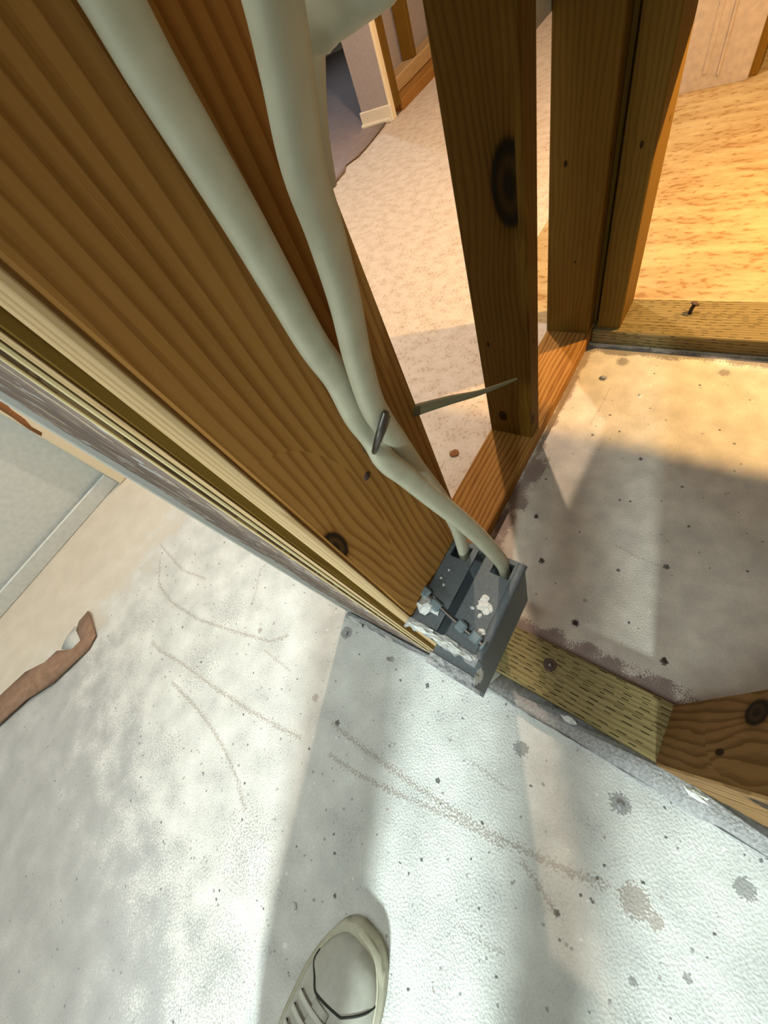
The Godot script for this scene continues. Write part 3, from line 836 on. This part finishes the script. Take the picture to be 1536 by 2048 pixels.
func build_box() -> void:
	var at := Vector3(-0.075, 0.41, -0.05)
	var t := thing("outlet_box", "dark grey plastic outlet box nailed to the cable stud", "outlet box", at)
	var c := CSGCombiner3D.new()
	c.name = "body"
	c.material_override = M.box_grey
	t.add_child(c)
	c.position = -at
	c.add_child(csg_box(Vector3(-0.1025, 0.408, -0.091), Vector3(-0.047, 0.5, -0.016)))
	c.add_child(csg_box(Vector3(-0.1025, 0.408, -0.02), Vector3(-0.047, 0.411, 0.003)))
	c.add_child(csg_box(Vector3(-0.0495, 0.408, -0.02), Vector3(-0.047, 0.47, 0.000)))
	c.add_child(csg_box(Vector3(-0.1000, 0.411, -0.088), Vector3(-0.0495, 0.4965, 0.02), true))
	c.add_child(csg_box(Vector3(-0.0812, 0.49, -0.088), Vector3(-0.0742, 0.52, -0.0185), true))
	c.add_child(csg_box(Vector3(-0.0995, 0.49, -0.0875), Vector3(-0.0855, 0.52, -0.0755), true))
	c.add_child(csg_box(Vector3(-0.0665, 0.49, -0.0875), Vector3(-0.0525, 0.52, -0.0755), true))
	# rounded outer rim on the side away from the stud
	put("side_rim", sweep_mesh([Vector3(-0.0480, 0.4985, -0.0905), Vector3(-0.0480, 0.4985, -0.05), Vector3(-0.0480, 0.4985, -0.017)], 0.0034, 0.0028, Vector3.UP, 12), M.box_grey, t)
	# nail lugs and the nail through them
	for k in [[-0.1018, -0.0405, 0.0062], [-0.0900, -0.0352, 0.0062], [-0.0665, -0.0305, 0.0052], [-0.0545, -0.0285, 0.0055]]:
		var lug := block("nail_lug", Vector3(k[0] - k[2] * 0.75, 0.499, k[1] - 0.0038), Vector3(k[0] + k[2] * 0.75, 0.506, k[1] + 0.0038), M.lug, t, 0, 0.0014)
		lug.rotation.y = -0.25
	put("nail", sweep_mesh([Vector3(-0.1028, 0.5035, -0.041), Vector3(-0.0790, 0.5035, -0.0335), Vector3(-0.0490, 0.5035, -0.0262)], 0.0013, 0.0013, Vector3.UP, 10), M.steel, t)
	put("nail_disc", lathe_mesh([Vector2(0, 0), Vector2(0.0036, 0), Vector2(0.0036, 0.0015), Vector2(0, 0.0015)], 14), M.lug, t, Vector3(-0.0485, 0.5035, -0.0260)).rotation = Vector3(0, -0.25, -PI / 2)
	block("skim_lip", Vector3(-0.1035, 0.4112, -0.0075), Vector3(-0.0500, 0.4125, 0.0032), M.plaster, t, 0, 0.0004)
	# plaster stuck to the box
	for k in [[Vector3(-0.0955, 0.502, -0.0335), Vector3(0.0088, 0.0035, 0.0072), 11], [Vector3(-0.0585, 0.5003, -0.0505), Vector3(0.0055, 0.0010, 0.0042), 12], [Vector3(-0.0610, 0.5003, -0.0560), Vector3(0.0028, 0.0008, 0.0030), 13], [Vector3(-0.0905, 0.501, -0.0165), Vector3(0.012, 0.0030, 0.0028), 14], [Vector3(-0.0715, 0.501, -0.0160), Vector3(0.011, 0.0028, 0.0036), 15], [Vector3(-0.0555, 0.501, -0.0155), Vector3(0.007, 0.0022, 0.0026), 16], [Vector3(-0.0475, 0.470, -0.008), Vector3(0.0012, 0.014, 0.007), 17], [Vector3(-0.0590, 0.5003, -0.0435), Vector3(0.0012, 0.0006, 0.0018), 18], [Vector3(-0.0970, 0.5003, -0.0560), Vector3(0.0009, 0.0006, 0.0009), 19], [Vector3(-0.0925, 0.5003, -0.0520), Vector3(0.0011, 0.0006, 0.0011), 20], [Vector3(-0.0945, 0.5003, -0.0640), Vector3(0.0009, 0.0005, 0.0009), 21], [Vector3(-0.0660, 0.5003, -0.0460), Vector3(0.0014, 0.0005, 0.0010), 22], [Vector3(-0.0530, 0.5003, -0.0340), Vector3(0.003, 0.0008, 0.002), 23]]:
		put("plaster_blob", lump_mesh(k[1], 0.9, k[2], 14), M.plaster_white, t, k[0])
	# ragged skim left on the front lip
	var poly := PackedVector2Array()
	var rng := RandomNumberGenerator.new()
	rng.seed = 4
	for i in 16:
		poly.append(Vector2(-0.1045 + 0.0038 * i, -0.0135 + rng.randf_range(-0.002, 0.003)))
	poly.append(Vector2(-0.0475, -0.0185))
	poly.append(Vector2(-0.1045, -0.0195))
	put("skim_fringe", slab_mesh(poly, 0.4965, 0.5008, 0.0005, 8), M.plaster, t)

func cable(label: String, pts: Array, rw: float, rt: float, n: Vector3) -> void:
	var at: Vector3 = pts[-1]
	var t := thing("cable", label, "cable", at, "")
	put("sheath", sweep_mesh(catmull(pts, 6), rw, rt, n, 18), M.cable, t)

func build_cables() -> void:
	var a: Array = [Vector3(-0.097, 2.40, -0.062), Vector3(-0.097, 1.6, -0.060), Vector3(-0.097, 1.0, -0.0625), Vector3(-0.097, 0.85, -0.0635), Vector3(-0.097, 0.80, -0.064)]
	a.append_array([Vector3(-0.0970, 0.7753, -0.0645), Vector3(-0.0970, 0.7677, -0.0641), Vector3(-0.0970, 0.7568, -0.0643), Vector3(-0.0970, 0.7411, -0.0646), Vector3(-0.0970, 0.7248, -0.0643), Vector3(-0.0970, 0.7043, -0.0641), Vector3(-0.0970, 0.6926, -0.0654), Vector3(-0.0970, 0.6732, -0.0642), Vector3(-0.0970, 0.6561, -0.0655), Vector3(-0.0940, 0.6498, -0.0633), Vector3(-0.0900, 0.6299, -0.0666), Vector3(-0.0830, 0.6016, -0.0716), Vector3(-0.0745, 0.5727, -0.0765), Vector3(-0.0640, 0.5321, -0.0811), Vector3(-0.0592, 0.4954, -0.0839), Vector3(-0.0585, 0.4700, -0.0790)])
	cable("white cable on the near side of the staple, entering the outer box hole", a, 0.0056, 0.0031, Vector3(1, 0, 0))
	a = [Vector3(-0.096, 2.40, -0.080), Vector3(-0.090, 1.6, -0.082), Vector3(-0.074, 1.0, -0.077), Vector3(-0.066, 0.84, -0.073), Vector3(-0.066, 0.79, -0.072)]
	a.append_array([Vector3(-0.0690, 0.7664, -0.0716), Vector3(-0.0720, 0.7583, -0.0714), Vector3(-0.0760, 0.7477, -0.0707), Vector3(-0.0810, 0.7333, -0.0732), Vector3(-0.0850, 0.7150, -0.0733), Vector3(-0.0880, 0.6966, -0.0706), Vector3(-0.0895, 0.6757, -0.0681), Vector3(-0.0915, 0.6622, -0.0704), Vector3(-0.0955, 0.6411, -0.0758), Vector3(-0.0975, 0.6147, -0.0803), Vector3(-0.0975, 0.5852, -0.0853), Vector3(-0.0960, 0.5575, -0.0883), Vector3(-0.0940, 0.5330, -0.0883), Vector3(-0.0925, 0.5018, -0.0847), Vector3(-0.0920, 0.4700, -0.0810)])
	cable("wide white cable on the far side of the staple, entering the inner box hole", a, 0.0056, 0.0034, Vector3(1, 0, 0))
	a = [Vector3(-0.095, 2.40, -0.098), Vector3(-0.08, 1.6, -0.11), Vector3(-0.05, 1.0, -0.115), Vector3(-0.042, 0.86, -0.11), Vector3(-0.044, 0.81, -0.10)]
	a.append_array([Vector3(-0.0580, 0.7649, -0.0866), Vector3(-0.0670, 0.7637, -0.0870), Vector3(-0.0740, 0.7629, -0.0865), Vector3(-0.0800, 0.7605, -0.0864), Vector3(-0.0840, 0.7558, -0.0868), Vector3(-0.0880, 0.7478, -0.0862), Vector3(-0.0905, 0.7371, -0.0845)])
	cable("pale cable crossing behind the wide white cable at the top edge", a, 0.0058, 0.0036, Vector3(1, 0.2, 0.3))
	var sp: Array = [Vector3(-0.0855, 0.6712, -0.0689), Vector3(-0.0858, 0.6677, -0.0625), Vector3(-0.0975, 0.6500, -0.0632)]
	var t := thing("cable_staple", "dark metal staple pinning both white cables to the stud", "staple", sp[1])
	put("crown", sweep_mesh(catmull(sp, 5), 0.0024, 0.0013, Vector3(1, 0, 0), 8), M.steel, t)
	for p in [sp[0], sp[2]]:
		put("leg", sweep_mesh([p + Vector3(0.0004, 0, 0), Vector3(-0.1045, p.y, p.z)], 0.0014, 0.0011, Vector3(0, 1, 0), 8), M.steel, t)
	t = thing("wood_splinter", "long grey splinter sticking out behind the cable stud", "splinter", Vector3(-0.104, 0.635, -0.104))
	put("sliver", sweep_mesh(catmull([Vector3(-0.1040, 0.6346, -0.1000), Vector3(-0.0888, 0.6336, -0.1120), Vector3(-0.0751, 0.6356, -0.1180), Vector3(-0.0594, 0.6406, -0.1250)], 5), 0.0032, 0.0012, Vector3(0.2, 0.6, 0.8), 6, [1.0, 0.12]), M.splinter, t)

# ---------------------------------------------------------------- doorway side, far rooms, floor litter
func build_left() -> void:
	var t := thing("door_casing", "narrow cream casing strip with a brown peeled patch in the corner", "casing", Vector3(-1.59, 0, 0.02))
	block("strip", Vector3(-1.615, 0.001, 0.006), Vector3(-1.578, 2.1, 0.046), M.cream, t, 1, 0.003)
	var poly := PackedVector2Array([Vector2(0.285, 0.043), Vector2(0.290, 0.032), Vector2(0.32, 0.033), Vector2(0.345, 0.024), Vector2(0.385, 0.020), Vector2(0.41, 0.010), Vector2(0.46, 0.007), Vector2(0.46, 0.036), Vector2(0.41, 0.037), Vector2(0.37, 0.0385), Vector2(0.32, 0.0445)])
	var o := put("peeled_patch", slab_mesh(poly, 0.0, 0.0006), M.peel, t, Vector3(-1.578, 0, 0))
	o.basis = Basis(Vector3(0, 1, 0), Vector3(1, 0, 0), Vector3(0, 0, 1))
	t = thing("torn_flooring_strip", "brown torn flooring strip curling up near the white wall", "flooring scrap", Vector3(-1.15, 0, 0.5))
	put("torn_layer", slab_mesh(PackedVector2Array([Vector2(-1.327, 0.840), Vector2(-1.289, 0.740), Vector2(-1.259, 0.635), Vector2(-1.210, 0.576), Vector2(-1.203, 0.535), Vector2(-1.153, 0.503), Vector2(-1.142, 0.468), Vector2(-1.192, 0.462), Vector2(-1.211, 0.442), Vector2(-1.205, 0.405), Vector2(-1.108, 0.433), Vector2(-1.097, 0.471), Vector2(-1.109, 0.525), Vector2(-1.128, 0.593), Vector2(-1.173, 0.669), Vector2(-1.203, 0.768), Vector2(-1.240, 0.863)]), 0.001, 0.006, 0.010, 2), M.kraft, t)
	put("grey_chip", slab_mesh(PackedVector2Array([Vector2(-1.205, 0.528), Vector2(-1.222, 0.500), Vector2(-1.223, 0.464), Vector2(-1.180, 0.462), Vector2(-1.136, 0.463), Vector2(-1.155, 0.502)]), 0.0005, 0.004, 0.0, 2), M.plaster_white, t)

func build_far() -> void:
	# vinyl laid on the subfloor of the room beyond, its cut edge lifting
	var poly := PackedVector2Array([Vector2(-4.28, -4.98), Vector2(-2.23, -4.98), Vector2(-2.23, -2.66), Vector2(-2.02, -2.66), Vector2(-1.99, -2.40), Vector2(-1.985, -2.28), Vector2(-2.03, -2.20), Vector2(-1.985, -2.13), Vector2(-1.975, -2.0), Vector2(-1.97, -1.7), Vector2(-1.96, -1.2), Vector2(-1.95, -0.6), Vector2(-4.28, -0.6)])
	var t := thing("vinyl_sheet", "dark brown-grey vinyl sheet with a lifted edge on the far floor", "vinyl flooring", Vector3(-3, 0, -2.5))
	put("sheet", slab_mesh(poly, 0.004, 0.009, 0.012, 6), M.vinyl, t)
	# end of a partition in the far room
	t = thing("partition_end", "grey drywall partition end with orange framing and a white baseboard", "partition", Vector3(-2.1, 0, -2.9))
	block("drywall_face", Vector3(-2.215, 0.0, -2.715), Vector3(-1.995, 2.45, -2.70), M.wall_grey, t, 1, 0.001)
	block("corner_bead", Vector3(-1.996, 0.0, -2.735), Vector3(-1.978, 2.45, -2.695), M.cream, t, 1, 0.002)
	block("end_stud", Vector3(-2.01, 0.038, -2.80), Vector3(-1.972, 2.45, -2.736), M.pine, t, 1, 0.002)
	block("drywall_side", Vector3(-2.215, 0.0, -4.95), Vector3(-2.2, 2.45, -2.716), M.wall_grey, t, 1, 0.001)
	block("bottom_plate", Vector3(-2.09, 0.0, -4.9), Vector3(-1.975, 0.05, -2.82), M.treated_far, t, 2, 0.002)
	block("stud", Vector3(-2.18, 0.121, -3.25), Vector3(-2.09, 2.45, -3.21), M.pine, t, 1, 0.002)
	block("stud", Vector3(-2.18, 0.121, -3.65), Vector3(-2.06, 2.45, -3.61), M.pine, t, 1, 0.002)
	block("bottom_plate", Vector3(-2.195, 0.051, -4.9), Vector3(-2.07, 0.12, -2.90), M.pale_wood, t, 2, 0.006)
	var bb := block("baseboard", Vector3(-2.225, 0.0, -2.70), Vector3(-1.975, 0.078, -2.685), M.trim, t, 0, 0.004)
	put("shoe_moulding", sweep_mesh([Vector3(-2.225, 0.012, -2.682), Vector3(-2.1, 0.012, -2.682), Vector3(-1.995, 0.012, -2.682)], 0.011, 0.011, Vector3.UP, 12), M.trim, bb)
	# board standing on the plywood
	t = thing("drywall_strip", "pinkish drywall strip with taped seams standing on the plywood floor", "drywall", Vector3(-0.26, 0, -2.21))
	block("sheet", Vector3(-0.372, 0.0, -2.222), Vector3(-0.158, 2.45, -2.205), M.pink_board, t, 1, 0.001)
	block("taped_seam", Vector3(-0.296, 0.04, -2.205), Vector3(-0.281, 2.45, -2.2025), M.pink_board, t, 1, 0.0012)
	block("taped_seam", Vector3(-0.252, 0.03, -2.205), Vector3(-0.244, 2.45, -2.2005), M.pink_board, t, 1, 0.0012)
	block("backing_stud", Vector3(-0.172, 0.0, -2.30), Vector3(-0.134, 2.45, -2.223), M.pine, t, 1, 0.002)

func build_litter() -> void:
	var labels := ["grey plaster flake below the corner stud", "dark chip on the painted floor near the side plate", "slim dark sliver beside the outer edge of the box", "dark crumb behind the incised plate", "dark crumb on the shaded floor before the knotty brown stud", "grey crumb in a chip of the near floor", "grey crumb just below the white drywall corner", "white crumb on the floor beside the shoe toe", "white paint flake in the yellow patch of light", "small grey crumb by the foot of the torn drywall", "brown bark crumb on the cream subfloor beside the side plate"]
	var at: Array = [Vector2(-0.155, -0.783), Vector2(-0.154, -0.371), Vector2(-0.107, -0.282), Vector2(-0.012, -0.191), Vector2(0.125, -0.195), Vector2(0.130, 0.033), Vector2(-0.408, 0.046), Vector2(-0.230, 0.453), Vector2(-0.066, -0.746), Vector2(-0.295, 0.041), Vector2(-0.403, -0.467)]
	for i in at.size():
		var r: Vector3 = [Vector3(0.008, 0.003, 0.005), Vector3(0.0035, 0.002, 0.003), Vector3(0.006, 0.0016, 0.0018), Vector3(0.004, 0.003, 0.004), Vector3(0.005, 0.004, 0.003), Vector3(0.006, 0.003, 0.005), Vector3(0.005, 0.003, 0.004), Vector3(0.0055, 0.003, 0.004), Vector3(0.004, 0.002, 0.003), Vector3(0.003, 0.002, 0.003), Vector3(0.012, 0.004, 0.010)][i]
		var mat: Material = [M.plaster, M.rust, M.rust, M.rust, M.rust, M.plaster, M.plaster, M.plaster_white, M.plaster_white, M.plaster, M.peel][i]
		var o := put("floor_crumb", lump_mesh(r, 0.8, 40 + i), mat, self, Vector3(at[i].x, r.y * 0.8, at[i].y))
		o.rotation.y = i * 1.3
		tag(o, labels[i], "crumb", "crumbs on the floor")

# ---------------------------------------------------------------- the photographer
func shoe_point(s: float, a: float, lift := 0.0) -> Vector3:
	# s 0 toe .. 1 heel, a 0 right edge .. PI left edge over the top
	var len := 0.292
	var w := 0.0575
	if s < 0.36:
		w *= sqrt(maxf(1.0 - pow(1.0 - s / 0.36, 2.5), 0.0))
	if s > 0.45:
		w *= lerpf(1.0, 0.70, smoothstep(0.45, 0.85, s))
	if s > 0.88:
		w *= sqrt(maxf(0.0, 1.0 - pow((s - 0.88) / 0.12, 2.0)))
	var top := lerpf(0.038, 0.062, smoothstep(0.0, 0.28, s))
	top = lerpf(top, 0.105, smoothstep(0.28, 0.72, s))
	if s < 0.06:
		top *= sqrt(s / 0.06) * 0.6 + 0.4
	var cx := -0.106 + 0.006 * s
	var cc := cos(a)
	var ss := sin(a)
	return Vector3(cx + (w + lift) * signf(cc) * pow(absf(cc), 0.75), 0.022 + (top - 0.022 + lift) * pow(ss, 0.8), 0.392 + len * s)

func build_shoe(person: Node3D, off: Vector3, turn: float) -> void:
	var sh := Node3D.new()
	sh.name = "shoe"
	person.add_child(sh, true)
	sh.position = off
	sh.rotation.y = turn
	var wp := world_of(sh)
	# upper
	var st := SurfaceTool.new()
	st.begin(Mesh.PRIMITIVE_TRIANGLES)
	st.set_smooth_group(0)
	var ns := 30
	var na := 18
	for i in ns:
		for j in na:
			var s0 := float(i) / ns
			var s1 := float(i + 1) / ns
			var a0 := PI * j / na
			var a1 := PI * (j + 1) / na
			var p := [shoe_point(s0, a0), shoe_point(s0, a1), shoe_point(s1, a1), shoe_point(s1, a0)]
			var n: Vector3 = (p[0] + p[2]) * 0.5 - Vector3(-0.105, 0.02, 0.392 + 0.292 * clampf(s0, 0.15, 0.85))
			tri_flat(st, [p[0], p[1], p[2]], n)
			tri_flat(st, [p[0], p[2], p[3]], n)
	st.generate_normals()
	put("upper", st.commit(), M.leather, sh, Vector3.ZERO).position = Vector3.ZERO
	# sole with a rim standing out round the upper
	var poly := PackedVector2Array()
	for i in 40:
		var s := float(i) / 39.0
		var q := shoe_point(clampf(s, 0.004, 0.996), 0.0, 0.006)
		poly.append(Vector2(q.x, q.z - 0.010 * (1.0 - smoothstep(0.0, 0.2, s)) + 0.004 * smoothstep(0.9, 1.0, s)))
	for i in range(39, -1, -1):
		var s := float(i) / 39.0
		var q := shoe_point(clampf(s, 0.004, 0.996), PI, 0.006)
		poly.append(Vector2(q.x, q.z - 0.010 * (1.0 - smoothstep(0.0, 0.2, s)) + 0.004 * smoothstep(0.9, 1.0, s)))
	put("sole", slab_mesh(poly, 0.0, 0.026), M.rubber, sh).position = Vector3.ZERO
	# welt line along the rim
	for sd in [0.12, PI - 0.12]:
		var w := []
		for i in 16:
			w.append(shoe_point(0.02 + 0.5 * i / 15.0, sd, 0.0012))
		put("welt", sweep_mesh(w, 0.0016, 0.0016, Vector3.UP, 8), M.rubber, sh).position = Vector3.ZERO
	# seams that outline the toe panel
	for line in [[[0.16, 3.10], [0.205, 2.80], [0.222, 2.20], [0.245, 1.95], [0.242, 1.77], [0.232, 1.56], [0.222, 1.35]], [[0.140, 0.10], [0.156, 0.59], [0.185, 1.01], [0.222, 1.35]]]:
		var sa := []
		for k in line:
			sa.append(shoe_point(k[0], k[1], 0.0002))
		put("seam", sweep_mesh(catmull(sa, 4), 0.0015, 0.0010, Vector3.UP, 8), M.seam, sh).position = Vector3.ZERO
	var tongue := []
	for i in 8:
		tongue.append(shoe_point(0.25 + 0.045 * i, PI * 0.53, 0.0005))
	put("tongue", sweep_mesh(tongue, 0.013, 0.0025, Vector3.UP, 10), M.leather, sh).position = Vector3.ZERO
	for i in 6:
		var s := 0.285 + 0.055 * i
		var w := []
		for k in 9:
			w.append(shoe_point(s + 0.016 * k / 8.0, lerpf(1.15, 2.30, k / 8.0), 0.0045))
		put("lace", sweep_mesh(w, 0.0036, 0.0016, Vector3.UP, 8), M.lace, sh).position = Vector3.ZERO
		for e in [1.12, 2.36]:
			var p := shoe_point(s + (0.016 if e > 2.0 else 0.0), e, 0.001)
			put("eyelet", lump_mesh(Vector3(0.0022, 0.0012, 0.0022), 0.1, 3, 8), M.seam, sh, wp + p).position = p

func capsule(p: Vector3, a: Vector3, b: Vector3, ra: float, rb: float) -> float:
	var ab := b - a
	var h := clampf((p - a).dot(ab) / ab.length_squared(), 0.0, 1.0)
	return p.distance_to(a + ab * h) - lerpf(ra, rb, h)

func build_person() -> void:
	var at := Vector3(0.09, 0, 0.68)
	var t := thing("person", "person in white trainers and grey work clothes standing before the stud wall", "person", at)
	# joints: [from, to, radius, radius, colour index]
	var bones := [
		[Vector3(-0.088, 0.10, 0.625), Vector3(-0.030, 0.46, 0.600), 0.072, 0.078, 0], [Vector3(-0.030, 0.46, 0.600), Vector3(0.02, 0.94, 0.70), 0.076, 0.090, 0],
		[Vector3(0.255, 0.10, 0.725), Vector3(0.256, 0.50, 0.72), 0.044, 0.047, 0], [Vector3(0.256, 0.50, 0.72), Vector3(0.245, 0.94, 0.72), 0.048, 0.062, 0],
		[Vector3(0.03, 1.00, 0.71), Vector3(0.20, 1.00, 0.72), 0.112, 0.112, 0], [Vector3(0.11, 1.05, 0.71), Vector3(0.10, 1.20, 0.62), 0.135, 0.14, 1],
		[Vector3(0.01, 1.30, 0.56), Vector3(0.19, 1.30, 0.57), 0.115, 0.115, 1], [Vector3(0.10, 1.34, 0.54), Vector3(0.095, 1.47, 0.49), 0.058, 0.052, 2],
		[Vector3(0.095, 1.50, 0.475), Vector3(0.092, 1.60, 0.455), 0.078, 0.090, 2],
		[Vector3(-0.075, 1.32, 0.56), Vector3(-0.13, 1.06, 0.50), 0.056, 0.046, 1], [Vector3(-0.13, 1.06, 0.50), Vector3(-0.03, 1.00, 0.31), 0.042, 0.030, 1],
		[Vector3(0.275, 1.32, 0.57), Vector3(0.33, 1.06, 0.51), 0.056, 0.046, 1], [Vector3(0.33, 1.06, 0.51), Vector3(0.20, 1.00, 0.31), 0.042, 0.030, 1],
		[Vector3(-0.03, 1.00, 0.31), Vector3(0.0, 0.995, 0.26), 0.030, 0.028, 2], [Vector3(0.20, 1.00, 0.31), Vector3(0.17, 0.995, 0.26), 0.030, 0.028, 2],
	]
	for hand in [[Vector3(0.0, 0.995, 0.26), 1.0], [Vector3(0.17, 0.995, 0.26), -1.0]]:
		var w: Vector3 = hand[0]
		var sd: float = hand[1]
		for k in 4:
			var b := w + Vector3(sd * 0.010 - 0.0, 0.026 - 0.018 * k, -0.012)
			var e := b + Vector3(sd * 0.018, 0.0, -0.038 + 0.004 * absf(k - 1.0))
			bones.append([b, e, 0.010, 0.009, 2])
			bones.append([e, e + Vector3(sd * 0.026, -0.004, 0.006), 0.009, 0.0085, 2])
		bones.append([w + Vector3(sd * 0.01, 0.02, 0.0), w + Vector3(sd * 0.045, 0.035, -0.010), 0.011, 0.009, 2])
	var cell := 0.02
	var lo := Vector3(-0.22, 0.04, 0.16)
	var dim := Vector3i(33, 86, 36)
	var field := PackedFloat32Array()
	field.resize(dim.x * dim.y * dim.z)
	field.fill(0.2)
	for bn in bones:
		var m: float = maxf(bn[2], bn[3]) + 0.10
		var p0: Vector3 = (bn[0].min(bn[1]) - Vector3.ONE * m - lo) / cell
		var p1: Vector3 = (bn[0].max(bn[1]) + Vector3.ONE * m - lo) / cell
		for z in range(maxi(0, int(p0.z)), mini(dim.z, int(p1.z) + 2)):
			for y in range(maxi(0, int(p0.y)), mini(dim.y, int(p1.y) + 2)):
				for x in range(maxi(0, int(p0.x)), mini(dim.x, int(p1.x) + 2)):
					var i := (z * dim.y + y) * dim.x + x
					var d := capsule(lo + Vector3(x, y, z) * cell, bn[0], bn[1], bn[2], bn[3])
					var o := field[i]
					var h := clampf(0.5 + 0.5 * (o - d) / 0.025, 0.0, 1.0)
					field[i] = lerpf(o, d, h) - 0.025 * h * (1.0 - h)
	var vert := {}
	var pts := []
	var cols := []
	for z in dim.z - 1:
		for y in dim.y - 1:
			for x in dim.x - 1:
				var neg := 0
				var acc := Vector3.ZERO
				var cnt := 0
				var v := []
				for k in 8:
					var f := field[((z + (k >> 2)) * dim.y + y + ((k >> 1) & 1)) * dim.x + x + (k & 1)]
					v.append(f)
					if f < 0.0:
						neg += 1
				if neg == 0 or neg == 8:
					continue
				for e in [[0, 1], [2, 3], [4, 5], [6, 7], [0, 2], [1, 3], [4, 6], [5, 7], [0, 4], [1, 5], [2, 6], [3, 7]]:
					if (v[e[0]] < 0.0) != (v[e[1]] < 0.0):
						var q: float = v[e[0]] / (v[e[0]] - v[e[1]])
						acc += Vector3(e[0] & 1, (e[0] >> 1) & 1, e[0] >> 2).lerp(Vector3(e[1] & 1, (e[1] >> 1) & 1, e[1] >> 2), q)
						cnt += 1
				var p := lo + (Vector3(x, y, z) + acc / cnt) * cell
				var best := 9.0
				var ci := 0
				for bn in bones:
					var d := capsule(p, bn[0], bn[1], bn[2], bn[3])
					if d < best:
						best = d
						ci = bn[4]
				vert[(z * dim.y + y) * dim.x + x] = pts.size()
				pts.append(p)
				cols.append([Color(0.075, 0.08, 0.09), Color(0.14, 0.15, 0.15), Color(0.42, 0.27, 0.20)][ci])
	var st := SurfaceTool.new()
	st.begin(Mesh.PRIMITIVE_TRIANGLES)
	st.set_smooth_group(0)
	var strides := [1, dim.x, dim.x * dim.y]
	for z in range(1, dim.z - 1):
		for y in range(1, dim.y - 1):
			for x in range(1, dim.x - 1):
				var i := (z * dim.y + y) * dim.x + x
				for a in 3:
					if (field[i] < 0.0) == (field[i + strides[a]] < 0.0):
						continue
					var b: int = strides[(a + 1) % 3]
					var c: int = strides[(a + 2) % 3]
					var q := [i, i - b, i - b - c, i - c]
					var ok := true
					for k in q:
						ok = ok and vert.has(k)
					if not ok:
						continue
					var n := Vector3.ZERO
					n[a] = 1.0 if field[i] < 0.0 else -1.0
					for tr in [[0, 1, 2], [0, 2, 3]]:
						var id := [vert[q[tr[0]]], vert[q[tr[1]]], vert[q[tr[2]]]]
						if (pts[id[1]] - pts[id[0]]).cross(pts[id[2]] - pts[id[0]]).dot(n) > 0.0:
							id = [id[0], id[2], id[1]]
						for k in id:
							st.set_color(cols[k])
							st.add_vertex(pts[k])
	st.generate_normals()
	var m := plain(Color.WHITE, 0.85)
	m.vertex_color_use_as_albedo = true
	put("body", st.commit(), m, t)
	var hair := put("hair", lump_mesh(Vector3(0.098, 0.085, 0.105), 0.15, 9, 20), M.black, t, Vector3(0.093, 1.635, 0.475))
	hair.set_meta("label", "short dark hair")
	build_shoe(t, -at, 0.0)
	build_shoe(t, -at + Vector3(0.255 + 0.100, 0, 0.10), 0.0)

# ---------------------------------------------------------------- scene
func _ready() -> void:
	var cam := Camera3D.new()
	cam.name = "camera"
	cam.fov = 107.900
	cam.near = 0.01
	cam.far = 50.0
	add_child(cam)
	cam.transform = Transform3D(Basis(Vector3(0.7915, -0.3407, -0.5074), Vector3(-0.3225, 0.4725, -0.8202), Vector3(0.5193, 0.8128, 0.2641)).orthonormalized(), Vector3(0, 0.77, 0))
	cam.current = true
	var env := Environment.new()
	env.background_mode = Environment.BG_COLOR
	env.background_color = Color(0.02, 0.02, 0.022)
	env.tonemap_mode = Environment.TONE_MAPPER_LINEAR
	env.tonemap_exposure = 1.0
	env.sdfgi_enabled = true
	env.ssao_enabled = true
	env.ssil_enabled = true
	var we := WorldEnvironment.new()
	we.name = "world_environment"
	we.environment = env
	add_child(we)
	make_materials()
	M.splinter_pale = plain(Color(0.80, 0.73, 0.55), 0.8)
	build_lamps()
	build_shell()
	build_framing()
	build_drywall()
	build_box()
	build_cables()
	build_left()
	build_far()
	build_person()
	build_litter()
